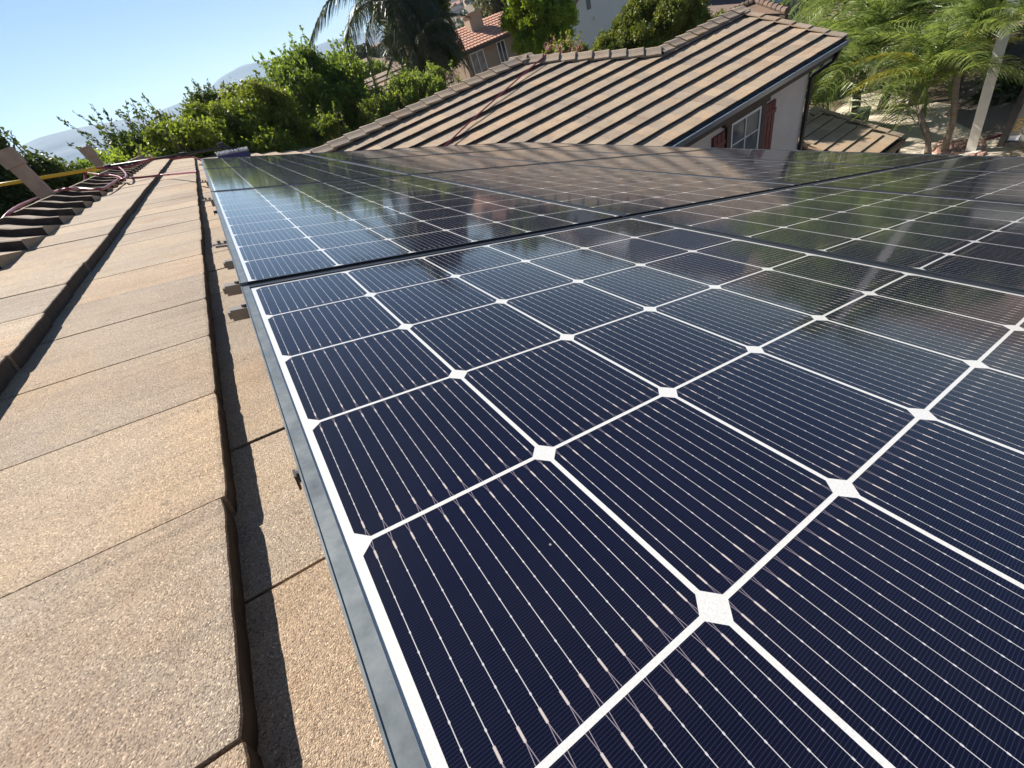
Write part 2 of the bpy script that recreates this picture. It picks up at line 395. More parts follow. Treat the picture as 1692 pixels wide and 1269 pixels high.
def mountains(name, dist, prof, depth, label, seed, rough):
    r2 = np.random.default_rng(seed); k = 240; a0, a1 = prof[0][0], prof[-1][0]
    azs = np.linspace(a0, a1, k)
    top = np.interp(azs, [p[0] for p in prof], [p[1] for p in prof])
    nz = np.zeros(k)
    for o in range(2, 8):
        nz += np.interp(np.linspace(0, 1, k), np.linspace(0, 1, 2**o+1), r2.normal(0, 1, 2**o+1)) * rough / 2**(o-2)
    top = top + nz
    rows = 14; vs = []; fs = []
    for i in range(rows):
        fr = i/(rows-1)
        jit = np.zeros(k)
        for o in range(3, 8): jit += np.interp(np.linspace(0,1,k), np.linspace(0,1,2**o+1), r2.normal(0,1,2**o+1))/2**(o-2)
        for j, a in enumerate(azs):
            zt = CAMC[2] + dist*math.tan(R(top[j]))
            z = -22 + (zt+22)*(fr**0.8) + (0 if fr in (0., 1.) else jit[j]*dist*0.004)
            r = dist - depth*(1-fr)
            vs.append((CAMC[0]+r*math.sin(R(a)), CAMC[1]+r*math.cos(R(a)), z))
    for j, a in enumerate(azs):
        vs.append((CAMC[0]+(dist+depth)*math.sin(R(a)), CAMC[1]+(dist+depth)*math.cos(R(a)), -25))
    for i in range(rows):
        for j in range(k-1): fs.append((i*k+j, i*k+j+1, (i+1)*k+j+1, (i+1)*k+j))
    mb = MB(); mb.add(vs, fs)
    o = mb.build(name, plain('mountain_rock', (0.06, 0.07, 0.08), 0.95, 0, 0.35, 0.004), smooth=True)
    tag(o, label, 'mountains', kind='structure')
mountains('mountains', 3300, [(-60, 2.0), (-30, 2.6), (-14, 3.0), (-10.7, 3.2), (-8, 3.0), (-5, 2.6), (-1, 2.0), (2, 1.7), (5, 2.2), (9, 1.7), (13, 1.0), (16, 1.1), (22, 0.3), (40, -0.4)], 500, 'blue hazy mountain range in front of the horizon', 3, 0.10)
mountains('mountains', 4000, [(-60, 1.0), (-14, 1.6), (-5, 2.2), (0, 2.3), (3, 2.2), (5, 2.9), (7.5, 3.2), (9, 3.0), (12, 2.6), (15.5, 2.55), (20, 2.1), (27, 1.3), (40, 0.6), (60, 0.5)], 450, 'paler second mountain range furthest behind', 5, 0.10)

# ---------------------------------------------------------------- the house: roofs, walls
house = empty('house', (2.0, 5.0, GZ))
tag(house, 'tan tile-roofed house in the foreground that carries the solar panels', 'house')
HI = Matrix.Translation((-2.0, -5.0, -GZ))
def kid(o, parent=None):                # world coordinates kept under the house
    if parent is None or parent == house:
        o.parent = house; o.matrix_parent_inverse = HI
    else: o.parent = parent
    return o
RIDGE_X = -1.01; YE0, YE1 = -2.6, 13.75; EAVE_X = 5.3
TH = 0.036; EXP_ = 0.36
def deck_z(x):  return -(0.145+0.062)/ca - x*sa/ca
zr = deck_z(RIDGE_X)
mb = MB()
zb = zr - (5.0)*math.tan(AL)
# gabled deck with real thickness
poly = [(RIDGE_X, YE0, zr), (EAVE_X, YE0, deck_z(EAVE_X)), (EAVE_X, YE0, deck_z(EAVE_X)-0.15), (RIDGE_X, YE0, zr-0.15), (RIDGE_X-5, YE0, zb-0.15), (RIDGE_X-5, YE0, zb)]
mb.prism(poly, (0, YE1-YE0, 0))
main_roof = kid(mb.build('main_roof', MAT['deck']))
# wing
tanA = math.tan(AL)
def wzp(y, off=0.0): return -0.84 - (10.14-y)*tanA + off     # wing plane in the measured frame
WY0, WYA, WYB = 5.12, 7.84, 10.14
XB0, XB1, XA1 = 2.07, 7.68, 13.17
off = -0.075
def wq(pts): return [wp(*p) for p in pts]
mb = MB()
A_ = (XB0-2.5, WYB, wzp(WYB, off)); B_ = (XB1, WYB, wzp(WYB, off)); C_ = (XB1+2.3, WYA, wzp(WYA, off)); D_ = (XA1, WYA, wzp(WYA, off))
E_ = (XA1, WY0, wzp(WY0, off)); F_ = (XB0-0.5, WY0, wzp(WY0, off))
mb.add(wq([F_, E_, D_, C_, B_, A_]), [(0, 1, 2, 3, 4, 5)])
bk = lambda x, y, top: (x, y, top - (y - (WYB if top == B_[2] else WYA))*tanA)
G_ = (XB0-2.5, WYB+5, B_[2]-5*tanA); H_ = (XB1+5, WYB+5, B_[2]-5*tanA); 
I_ = (XB1+2.3+2.72, WYA-2.72, C_[2]-2.72*tanA)
J_ = (XA1, WYA+2.7, D_[2]-2.7*tanA); K_ = (XB1+2.3+1.2, WYA+2.7, D_[2]-2.7*tanA)
mb.add(wq([A_, B_, H_, G_]), [(0, 1, 2, 3)])
mb.add(wq([B_, C_, (XB1+5, WYA+2.7, C_[2]-2.7*tanA), H_]), [(0, 1, 2), (0, 2, 3)])
mb.add(wq([C_, D_, J_, (XB1+5, WYA+2.7, C_[2]-2.7*tanA)]), [(0, 1, 2, 3)])
wing_roof = kid(mb.build('wing_roof', MAT['deck']))
# ---- tiles
def tile_mesh(seed, w, ln, th, seg=7):
    r = random.Random(seed); vs = []; fs = []
    # local: x down slope (butt at 0, body to -ln), y across, z up; top at butt z=0
    ny = seg
    ys = [-w/2 + w*j/ny for j in range(ny+1)]
    jx = [r.uniform(-0.0005, 0.0005) for _ in ys]; jz = [r.uniform(-0.0008, 0.0005) for _ in ys]
    jx[0] -= 0.002; jx[-1] -= 0.002
    rows = [(-ln, -0.001, 0), (-ln*0.5, 0, 0), (-0.006, 0, 0), (-0.0012, -0.0008, 1), (0.0, -0.003, 1), (-0.003, -th, 1), (-ln, -th, 0)]
    for (x, z, ed) in rows:
        for j, yv in enumerate(ys):
            vs.append((x + (jx[j] if ed else 0), yv, z + (jz[j] if ed or x > -0.1 else 0)))
    m = ny+1
    for i in range(len(rows)-1):
        for j in range(ny): fs.append((i*m+j, i*m+j+1, (i+1)*m+j+1, (i+1)*m+j))
    fs.append(tuple(i*m for i in range(len(rows)))); fs.append(tuple(i*m+ny for i in range(len(rows)))[::-1])
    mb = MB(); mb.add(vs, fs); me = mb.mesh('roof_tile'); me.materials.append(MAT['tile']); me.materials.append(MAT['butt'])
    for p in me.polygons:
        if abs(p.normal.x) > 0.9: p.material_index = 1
    return me
TW = 0.29
tilt = math.asin(TH/EXP_); tilt_w = math.asin(0.050/EXP_)
near_m = [tile_mesh(i, TW-0.004, 0.42, TH, 20) for i in range(6)]
far_m = [tile_mesh(20+i, TW-0.005, 0.42, TH+0.012, 3) for i in range(3)]
RT = Matrix.Rotation(AL, 4, 'Y')
tiles = []     # (size, matrix, which roof, near?)
def add_tile(mat4, host, w=TW):
    P = mat4.translation; q = [mat4 @ Vector(c) for c in ((0, -w/2, 0), (0, w/2, 0), (-EXP_, w/2, 0), (-EXP_, -w/2, 0))]
    pr = [proj(p) for p in q]
    if all(p[2] < 0.02 for p in pr): size = 0
    else:
        pr = [(p[0], p[1]) if p[2] > 0.02 else (846, 1500) for p in pr]
        ins = any(-80 < p[0] < 1770 and -80 < p[1] < 1400 for p in pr)
        size = 0.5*abs(sum(pr[i][0]*pr[(i+1) % 4][1]-pr[(i+1) % 4][0]*pr[i][1] for i in range(4))) if ins else 0
    tiles.append((size, mat4, host))
rj = random.Random(5)
def main_tile(s_b, y, dh=0.0):
    P = roof_pt(s_b + rj.uniform(-0.003, 0.003), y, -0.145 + rj.uniform(-0.0015, 0.0015) + dh)
    m = Matrix.Translation(P) @ RT @ Matrix.Rotation(-tilt, 4, 'Y') @ Matrix.Rotation(rj.uniform(-0.004, 0.004), 4, 'Z') @ Matrix.Rotation(rj.uniform(-0.003, 0.003), 4, 'X')
    add_tile(m, main_roof)
def wing_plane_z(x, y):
    c = wp(0, 10.14, -0.84); return c[2] - (c[1]-y)*tanA
for r in range(-1, 12):
    s_b = -0.115 + EXP_*r
    off_y = [-0.649+TW/2, -0.50+TW/2][r % 2 != 0] if r in (0, 1) else (-0.649 + TW/2 + (0 if r % 2 == 0 else TW*0.5))
    y = off_y - 7*TW
    while y < YE1 - 0.05:
        P = roof_pt(s_b, y, -0.145)
        under = -1.8 < y < 4.9 and r > 1
        inwing = P[2] < wing_plane_z(P[0], P[1]) - 0.02 and y > 4.9 and y < 8.42
        if y > YE0 and not under and not inwing and not (r > 7 and y < 8.3) : main_tile(s_b, y)
        y += TW
# wing tiles
TWW = TW
RW = Matrix.Rotation(AL, 4, 'X') @ Matrix.Rotation(math.pi/2*3, 4, 'Z')   # local x -> -Y downhill
wr = 0; yb = 5.094
while yb < 10.2:
    x = 1.2 + (0.17 if wr % 2 else 0)
    while x < XA1 - 0.02:
        pw = Vector(wp(x, yb, wzp(yb)))
        lim = WYB if x < XB1 else (WYB-(x-XB1) if x < XB1+2.3 else WYA)
        ztop = deck_z(pw[0]) + 0.03
        if yb - 0.02 < lim and pw[2] > ztop-0.12 and yb + 0.1 < lim + 0.25:
            m = Matrix.Translation(pw + Vector((0, rj.uniform(-.004, .004), rj.uniform(-.002, .002)))) @ RW @ Matrix.Rotation(-tilt_w, 4, 'Y') @ Matrix.Rotation(rj.uniform(-0.006, 0.006), 4, 'X')
            add_tile(m, wing_roof)
        x += TWW/WS
    yb += 0.4035; wr += 1
# porch roof, lower down beside the wall corner
porch_roof_tiles = []
tiles.sort(key=lambda t: -t[0])
rest = []
for i, (sz, m, host) in enumerate(tiles):
    if i < 300 and sz > 0:
        me = near_m[i % 6] if sz > 2500 else far_m[i % 3]
        o = D.objects.new('roof_tile', me); COL.objects.link(o); o.parent = host; o.matrix_basis = m
    else: rest.append((m, host))
for host in (main_roof, wing_roof):
    mb = MB()
    src = far_m[0]; sv_ = [v.co.copy() for v in src.vertices]; sf_ = [tuple(p.vertices) for p in src.polygons]
    for m, h in rest:
        if h == host: mb.add([m @ v for v in sv_], sf_)
    if mb.v:
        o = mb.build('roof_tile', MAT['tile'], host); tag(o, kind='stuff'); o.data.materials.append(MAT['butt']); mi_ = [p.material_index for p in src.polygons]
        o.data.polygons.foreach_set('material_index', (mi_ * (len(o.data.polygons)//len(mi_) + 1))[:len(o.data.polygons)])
# ---- ridge caps: angular section, laid along an axis
def cap_mesh(seed, ln, half=0.14, rise=0.085, th=0.040, flat=0.055, drop=0.044):
    r = random.Random(seed)
    sec = [(-half*1.72, -rise), (-half, -rise*0.56), (-flat, 0), (flat, 0), (half, -rise*0.56), (half*1.72, -rise)]
    vs = []; fs = []
    for y, k, dz in ((0, 1.0, 0), (0.012, 1.01, 0.003), (ln, 0.93, -drop)):
        for (x, z) in sec: vs.append((x*k + r.uniform(-.0015, .0015), y, z+dz + r.uniform(-.001, .001)))
    n = len(sec)
    for y, k, dz in ((0, 1.0, 0), (ln, 0.93, -drop)):
        for (x, z) in sec: vs.append((x*k*0.97, y, z+dz-th))
    for i in range(2):
        for j in range(n-1): fs.append((i*n+j, i*n+j+1, (i+1)*n+j+1, (i+1)*n+j))
    b = 3*n
    for j in range(n-1):
        fs.append((j, b+j, b+j+1, j+1)); fs.append((b+j, b+n+j, b+n+j+1, b+j+1)); fs.append((2*n+j, 2*n+j+1, b+n+j+1, b+n+j))
    fs.append((0, n, 2*n, b+n, b)); fs.append((n-1, b+n-1, b+2*n-1, 3*n-1, 2*n-1))
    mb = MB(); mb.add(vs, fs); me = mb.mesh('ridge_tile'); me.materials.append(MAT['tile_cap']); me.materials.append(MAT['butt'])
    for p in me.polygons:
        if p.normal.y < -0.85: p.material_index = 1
    return me
caps = [cap_mesh(i, 0.42) for i in range(4)]
caps_w = [cap_mesh(i, 0.40, th=0.03, drop=0.028) for i in range(4)]
def cap_run(p0, p1, host, sp=0.345, cs=None, sc=1.0, up=(0, 0, 1), flip=False):
    p0, p1 = Vector(p0), Vector(p1); d = (p1-p0); L = d.length; d.normalize()
    x = d.cross(Vector(up)).normalized(); z = x.cross(d).normalized()
    k = 0; t = 0.0
    while t < L-0.05:
        rx = rj.uniform(-0.012, 0.012); tl = 0
        m = Matrix((( x.x, d.x, z.x, 0), (x.y, d.y, z.y, 0), (x.z, d.z, z.z, 0), (0, 0, 0, 1)))
        m = Matrix.Translation(p0 + d*t) @ m @ Matrix.Rotation(rx, 4, 'Z') @ Matrix.Scale(sc, 4)
        o = D.objects.new('ridge_tile', (cs or caps)[k % 4]); COL.objects.link(o); o.parent = host; o.matrix_basis = m
        t += sp; k += 1
cap_run((RIDGE_X, 2.874-0.348*14, 0.199), (RIDGE_X, YE1, 0.199), main_roof, 0.348)
wz = 0.062
cap_run(wp(XB0-0.2, WYB, wzp(WYB, wz)), wp(XB1+0.1, WYB, wzp(WYB, wz)), wing_roof, 0.345, caps_w)
hipA = wp(XB1+2.45, WYA-0.12, wzp(WYA, wz)-0.01); hipB = wp(XB1+0.05, WYB, wzp(WYB, wz))
cap_run(hipA, hipB, wing_roof, 0.345, caps_w)
cap_run(wp(XB1+2.35, WYA, wzp(WYA, wz)), wp(XA1-0.05, WYA, wzp(WYA, wz)), wing_roof, 0.345, caps_w)
# rake caps on the wing's right edge and on the far end of the main roof
def rake_mesh(ln, w=0.17, drop=0.11):
    mb = MB(); mb.box(-w/2, w/2, 0, ln, -0.02, 0.0); mb.box(w/2-0.022, w/2, 0, ln, -drop, -0.0205); me = mb.mesh('rake_tile'); me.materials.append(MAT['tile_cap']); return me
rk = rake_mesh(0.40)
def rake_run(p0, p1, host, sp, side):
    p0, p1 = Vector(p0), Vector(p1); d = (p1-p0); L = d.length; d.normalize()
    x = d.cross(Vector((0, 0, 1))).normalized()*side; z = Vector((0, 0, 1)); z = (z - d*z.dot(d)).normalized()
    t = 0
    while t < L-0.1:
        m = Matrix(((x.x, d.x, z.x, 0), (x.y, d.y, z.y, 0), (x.z, d.z, z.z, 0), (0, 0, 0, 1)))
        o = D.objects.new('rake_tile', rk); COL.objects.link(o); o.parent = host
        o.matrix_basis = Matrix.Translation(p0 + d*t) @ m @ Matrix.Rotation(-0.06, 4, 'X'); t += sp
rake_run(wp(XA1-0.03, WY0-0.05, wzp(WY0-0.05, 0.035)), wp(XA1-0.03, WYA-0.05, wzp(WYA-0.05, 0.035)), wing_roof, 0.36, 1)
rake_run(roof_pt(4.6, YE1-0.08, -0.115), roof_pt(-1.0, YE1-0.08, -0.115), main_roof, 0.36, 1)
# ---- eave of the wing: fascia, gutter, wall, window, downspout
def wbox(x0, x1, y0, y1, z0, z1):
    mb = MB(); a = wp(x0, y0, z0); b = wp(x1, y1, z1)
    mb.box(a[0], b[0], a[1], b[1], a[2], b[2]); return mb
ez = wzp(WY0)
kid(wbox(5.2, XA1-0.02, WY0+0.055, WY0+0.10, ez-0.36, ez-0.09).build('fascia_board', MAT['fascia']))
kid(wbox(5.2, XA1-0.04, WY0+0.11, 5.585, ez-0.22, ez-0.18).build('soffit', MAT['fascia']))
mb = MB()
g = [(0.02, 0.0), (0.02, -0.115), (-0.085, -0.115), (-0.125, -0.02), (-0.14, -0.02), (-0.14, -0.008), (-0.115, -0.008), (-0.078, -0.105), (0.008, -0.105), (0.008, 0.0)]
pa = wp(5.2, WY0+0.03, ez-0.075); pb = wp(XA1+0.03, WY0+0.03, ez-0.075)
mb.prism([(pa[0], pa[1]+y, pa[2]+z) for y, z in g], (pb[0]-pa[0], 0, 0))
for xx in (5.2, XA1+0.03):
    q = wp(xx, WY0+0.03, ez-0.075); mb.prism([(q[0]-0.004, q[1]+y, q[2]+z) for y, z in [g[0], g[1], g[2], g[3]]], (0.004, 0, 0))
gutter = kid(mb.build('gutter', MAT['gutter']))
for i in range(14):
    q = wp(5.6+i*0.55, WY0, ez-0.08); mb = MB(); mb.box(q[0], q[0]+0.012, q[1]-0.105, q[1]+0.03, q[2]-0.002, q[2]+0.004); mb.build('gutter_hanger', MAT['downspout'], gutter).matrix_parent_inverse = Matrix.Identity(4)
WALLY = 5.6; CX_ = 12.83
a = wp(5.2, WALLY, ez-0.19); b = wp(CX_, WYA+2.6, GZ)
mb = MB(); mb.box(a[0], b[0], a[1], b[1], GZ, a[2])
kid(mb.build('wall', MAT['stucco']))
mb = MB()                                     # gable triangle on the right end of the wing
y0_, y1_ = wp(0, WALLY, 0)[1], wp(0, WYA+2.3, 0)[1]; xg = b[0]-0.14; zt = wp(0, 0, D_[2]-0.05)[2]; ym = wp(0, WYA, 0)[1]
mb.prism([(xg, y0_, a[2]), (xg, y1_, a[2]), (xg, ym, zt-0.12)], (0.14, 0, 0)); kid(mb.build('gable_wall', MAT['stucco']))
mb = MB(); mb.box(-5.2, 4.9, -2.2, 13.2, GZ, -3.05); kid(mb.build('lower_wall', MAT['stucco']))
mb = MB(); mb.prism([(-5.2, -2.2, -3.05), (4.9, -2.2, -3.05), (4.9, -2.2, deck_z(4.9)-0.17), (RIDGE_X, -2.2, zr-0.17), (-5.2, -2.2, zb+0.1)], (0, 15.4, 0)); kid(mb.build('upper_wall', MAT['stucco']))
# window with trims
win = kid(wbox(9.78, 10.86, 5.555, 5.575, -4.75, -3.15).build('window', MAT['pane']))
mbw = MB()
for (x0, x1, z0, z1) in ((9.76, 9.82, -4.75, -3.13), (10.82, 10.88, -4.75, -3.13), (9.821, 10.819, -3.19, -3.13), (9.821, 10.819, -4.75, -4.69), (10.295, 10.325, -4.689, -3.191)):
    a, b = wp(x0, 5.535, z0), wp(x1, 5.553, z1); mbw.box(a[0], b[0], a[1], b[1], a[2], b[2])
mbw.build('window_frame', MAT['white_trim'], win)
mbw = MB()
for zc_ in (-3.62, -4.14):
    for (x0, x1) in ((9.822, 10.294), (10.326, 10.818)):
        a, b = wp(x0, 5.541, zc_-0.012), wp(x1, 5.551, zc_+0.012); mbw.box(a[0], b[0], a[1], b[1], a[2], b[2])
mbw.build('muntin', MAT['white_trim'], win)
kid(wbox(9.50, 11.14, 5.50, 5.598, -3.12, -2.97).build('window_header', MAT['fascia']))
kid(wbox(9.60, 9.755, 5.52, 5.598, -4.75, -3.125).build('window_trim', MAT['fascia']))
kid(wbox(10.885, 11.04, 5.52, 5.598, -4.75, -3.125).build('window_trim', MAT['fascia']))
for x0 in (9.15, 11.06):
    sh = kid(wbox(x0, x0+0.42, 5.56, 5.598, -4.75, -3.20).build('shutter', MAT['shutter']))
    for k in range(3):
        o = wbox(x0+0.01+k*0.137, x0+0.125+k*0.137, 5.545, 5.559, -4.74, -3.21).build('shutter_board', MAT['shutter'], sh)
    for zz in (-3.42, -4.45):
        o = wbox(x0, x0+0.42, 5.53, 5.544, zz-0.05, zz+0.05).build('shutter_batten', MAT['shutter'], sh)
mb = MB()
p1 = wp(XA1-0.1, WY0-0.02, ez-0.19); p2 = wp(XA1-0.15, WY0+0.05, ez-0.42); p3 = wp(12.87, WALLY-0.06, ez-0.66); p4 = wp(12.87, WALLY-0.06, -6.9)
mb.bar(p1, p2, 0.075, 0.06, (0, 1, 0)); mb.bar(p2, p3, 0.075, 0.06, (0, 0, 1)); mb.bar(p3, p4, 0.075, 0.06, (0, 1, 0))
kid(mb.build('downspout', MAT['downspout']))
# ---- porch roof
PC = (15.0, 5.7)
def pz(y): return -5.0 + (y-5.7)*tanA
def prp(px, py, dz=0.0): return hit(px, py, (0, 5.7, -5.0+dz), (0, -sa, ca))
TL, TR_, BR_, BL_ = prp(1300, 216), prp(1351, 176), prp(1486, 227), prp(1474, 236)
x0p, x1p = 12.7*WS+0.4, (TR_[0]+BR_[0])/2
porch = empty('porch_roof', (14.0, 5.0, GZ))
tag(porch, 'low tan tiled porch roof with brown fascia beside the black downspout', 'porch roof')
PI_ = Matrix.Translation((-14.0, -5.0, -GZ))
def pkid(o): o.parent = porch; o.matrix_parent_inverse = PI_; return o
yT, yB = float(TR_[1]), float(BR_[1])
xL0 = x0p - 0.2
mb = MB()
sec = [(yB, pz(yB)-0.09), (yT, pz(yT)-0.09), (yT, pz(yT)-0.19), (yB, pz(yB)-0.19)]
xl, xr = 13.6, x1p-0.02
mb.prism([(xl, y, z) for y, z in sec], (xr-xl, 0, 0)); pdeck = pkid(mb.build('roof_deck', MAT['deck']))
yb = yB; r_ = 0
while yb < yT - 0.05:
    x = xr - TW/2 - 0.02 - (TW/2 if r_ % 2 else 0)
    while x > xl:
        m = Matrix.Translation((x, yb, pz(yb))) @ Matrix.Rotation(AL, 4, 'X') @ Matrix.Rotation(math.pi*1.5, 4, 'Z') @ Matrix.Rotation(-tilt, 4, 'Y')
        o = D.objects.new('roof_tile', far_m[r_ % 3]); COL.objects.link(o); o.parent = pdeck; o.matrix_basis = m
        x -= TW
    yb += EXP_*ca; r_ += 1
rake_run((xr, yB-0.05, pz(yB)+0.03), (xr, yT, pz(yT)+0.03), pdeck, 0.36, 1)
cap_run((xl, yT, pz(yT)+0.06), (xr-0.1, yT, pz(yT)+0.06), pdeck, 0.345)
mb = MB(); mb.prism([(xl-0.03, yB, pz(yB)-0.02), (xl-0.03, yT, pz(yT)-0.02), (xl-0.03, yT, pz(yT)-0.24), (xl-0.03, yB, pz(yB)-0.24)], (0.028, 0, 0)); pkid(mb.build('fascia_board', MAT['fascia']))
mb = MB(); mb.box(xl-0.05, xr+0.03, yB-0.13, yB-0.01, pz(yB)-0.22, pz(yB)-0.07); pkid(mb.build('gutter', MAT['downspout']))
mb = MB(); mb.bar((xr-0.1, yB-0.07, pz(yB)-0.2), (xr-0.1, yB-0.07, GZ), 0.09, 0.07, (0, 1, 0)); pkid(mb.build('downspout', MAT['downspout']))
mb = MB(); mb.box(xl+0.2, xr-0.25, yB+0.4, yT, GZ, pz(yB)-0.1); pkid(mb.build('wall', MAT['stucco']))

# ---------------------------------------------------------------- solar panels
S = 0.1635
def cell_mesh():
    hx, hy, c = 0.0796, 0.07995, 0.0092
    pts = [(-hx+c, -hy), (hx-c, -hy), (hx, -hy+c), (hx, hy-c), (hx-c, hy), (-hx+c, hy), (-hx, hy-c), (-hx, -hy+c)]
    mb = MB(); mb.prism([(x, y, -0.0008) for x, y in pts], (0, 0, 0.00046)); me = mb.mesh('solar_cell'); me.materials.append(MAT['cell']); return me
cell_me = cell_mesh()
def panel_meshes():
    L, Hh = 6*S/2, 10*S/2
    a, b = L+0.018, Hh+0.018; ai, bi = L+0.006, Hh+0.006
    fm = MB()
    tm = MB(); tm.box(-a, -ai, -b+0.006, b, -0.002, 0.0016); tm.box(-a-0.0011, -a+0.0004, -b+0.006, b, -0.038, 0.0026); tme = tm.mesh('edge_trim'); tme.materials.append(MAT['trim'])
    fm.box(ai, a, -b, b, -0.002, 0.0016)
    fm.box(-ai, ai, -b+0.008, -bi, -0.002, 0.0016); fm.box(-ai, ai, bi, b, -0.002, 0.0016)
    # raised outer lip and the deep side walls
    fm.box(a-0.0004, a+0.0011, -b, b, -0.038, 0.0026)
    fm.box(-a+0.0004, a-0.0004, -b+0.0069, -b+0.0084, -0.038, 0.0022); fm.box(-a+0.0004, a-0.0004, b-0.0004, b+0.0011, -0.038, 0.0022)
    fme = fm.mesh('frame'); fme.materials.append(MAT['frame'])
    bm_ = MB(); bm_.box(-ai, ai, -bi, bi, -0.006, -0.0004); bme = bm_.mesh('backsheet'); bme.materials.append(MAT['backsheet'])
    tm2 = tme.copy(); tm2.materials.clear(); tm2.materials.append(MAT['frame'])
    return fme, bme, tme, tm2
frame_me, back_me, trim_me, trim2_me = panel_meshes()
col_txt = ['in the column nearest the bare tiles', 'in the second column from the bare tiles', 'in the third column from the bare tiles', 'in the column farthest right']
row_txt = ['front row panel', 'second row panel', 'third row panel', 'far row panel']
UP, VP_ = 6*S+0.045, 10*S+0.0517
for r in range(4):
    for c in range(4):
        s0 = c*UP + 3*S; y0 = r*VP_ - 5*S
        
        pn = empty('solar_panel', tuple(roof_pt(s0, y0, 0)), (0, AL, 0))
        lab = ['closest large dark blue solar panel, ', 'dark solar panel in the second row, ', 'dark solar panel in the third row, ', 'dark solar panel in the farthest row, '][r]
        tag(pn, lab + ['beside the bare tiles on the left', 'second across from the bare tiles', 'third across from the bare tiles', 'last one at the right edge of the array'][c], 'solar panel', 'solar panels mounted on the tan tiled roof')
        o = link('frame', frame_me, None, pn); o = link('backsheet', back_me, None, pn); o = link('edge_trim', trim_me if c == 0 else trim2_me, None, pn)
        for i in range(6):
            for j in range(10):
                o = D.objects.new('solar_cell', cell_me); COL.objects.link(o); o.parent = pn
                o.location = (-3*S + (i+0.5)*S, -5*S + (j+0.5)*S, 0)
# mounting rails (run down the slope under each row, hidden by the panels)
def roofspace(name, s, y, h, label, cat, group):
    e = empty(name, tuple(roof_pt(s, y, h)), (0, AL, 0)); tag(e, label, cat, group); return e
mb = MB(); mb.box(0.06, 4.0, -0.02, 0.02, -0.07, -0.0395); mb.box(0.1, 0.16, 0.0205, 0.028, -0.14, -0.05); mb.box(1.6, 1.66, 0.0205, 0.028, -0.14, -0.05); mb.box(3.2, 3.26, 0.0205, 0.028, -0.14, -0.05)
rail_me = mb.mesh('mounting_rail'); rail_me.materials.append(MAT['alu'])
for r in range(4):
    for q in (0.36, 1.30):
        o = D.objects.new('mounting_rail', rail_me); COL.objects.link(o); o.parent = main_roof
        o.location = roof_pt(0, r*VP_ - 10*S + q, 0); o.rotation_euler = (0, AL, 0)
def clamp(px, py, h, kind, label):
    s, y = on_roof(px, py, h)
    e = roofspace('edge_clamp', s, y, h, label, 'clamp', 'clamps along the left edge of the panels'); e.scale = (0.82, 0.7, 0.7) if kind < 2 else (0.6, 0.55, 0.55)
    if kind == 0:      # cast block with bright top and bolt
        mb = MB(); mb.box(-0.012, 0.045, -0.016, 0.016, -0.030, 0.0); mb.box(-0.018, -0.0125, -0.012, 0.012, -0.024, -0.006); mb.build('block', MAT['alu'], e)
        mb = MB(); mb.tube([(0.018, 0, 0.0005), (0.018, 0, 0.007)], 0.0065, 6); mb.build('bolt', MAT['alu'], e)
        mb = MB(); mb.box(0.024, 0.030, -0.05, 0.05, -0.045, 0.004); mb.build('plate', MAT['alu'], e)
    elif kind == 1:    # two pronged bracket
        mb = MB(); mb.box(-0.03, 0.035, 0.008, 0.024, -0.006, 0.0); mb.box(-0.022, 0.035, -0.03, -0.012, -0.008, 0.0); mb.box(0.012, 0.036, -0.0115, 0.0075, -0.045, -0.001); mb.build('bracket', MAT['alu'], e)
        mb = MB(); mb.tube([(-0.008, 0.016, 0.0005), (-0.008, 0.016, 0.012)], 0.006, 6); mb.tube([(0.012, 0.016, 0.0005), (0.012, 0.016, 0.009)], 0.007, 6); mb.build('bolt', MAT['alu'], e)
    else:              # small black clip
        mb = MB(); mb.box(-0.006, 0.03, -0.004, 0.004, -0.02, 0.0); mb.box(-0.010, -0.0065, -0.010, 0.010, -0.03, 0.0); mb.build('clip', MAT['black'], e)
clamp(379, 470, -0.035, 0, 'bright metal clamp block just past the first panel joint')
clamp(389, 509, -0.04, 0, 'bright metal clamp block nearest the camera')
clamp(367, 403, -0.035, 1, 'two-pronged galvanised bracket beside the second row panel')
clamp(378, 430, -0.045, 0, 'brown metal clamp block below the two-pronged bracket')
clamp(343, 330, -0.035, 1, 'two-pronged bracket at the second panel joint')
clamp(337, 300, -0.035, 1, 'two-pronged bracket halfway along the third row panel')
clamp(332, 272, -0.035, 1, 'farthest small bracket near the third panel joint')
clamp(496, 778, -0.02, 2, 'small black clip under the front panel edge')
clamp(355, 348, -0.02, 2, 'small black clip under the second row panel edge')

# ---------------------------------------------------------------- things on the roof
def catmull(pts, n=8):
    P = [Vector(p) for p in pts]; P = [P[0]*2-P[1]] + P + [P[-1]*2-P[-2]]; out = []
    for i in range(1, len(P)-2):
        for k in range(n):
            t = k/n; a, b, c, d = P[i-1], P[i], P[i+1], P[i+2]
            out.append(0.5*((2*b) + (c-a)*t + (2*a-5*b+4*c-d)*t*t + (3*b-a-3*c+d)*t**3))
    out.append(P[-2]); return out
def cap_z(x):
    ax = abs(x-RIDGE_X)
    return float(np.interp(ax, [0, 0.055, 0.14, 0.24, 0.6], [0.196, 0.196, 0.148, 0.112, -0.02]))
def surf_z(x): return max(cap_z(x), -0.145/ca - x*tanA) if x > RIDGE_X else cap_z(x)
def hose_pt(px, py, r=0.012):       # where the sight line meets the roof or the ridge cap
    d = ray(px, py); best = None
    for t in np.linspace(1.0, 14.0, 2600):
        p = CAMC + d*t
        if p[0] > -1.9 and p[2] <= surf_z(p[0]) + r: return tuple(p)
    return tuple(CAMC + d*6)
hp = [tuple(np.array([-1.55, 3.0, -0.02])), (-1.22, 3.05, 0.13), (-1.06, 3.15, 0.213)]
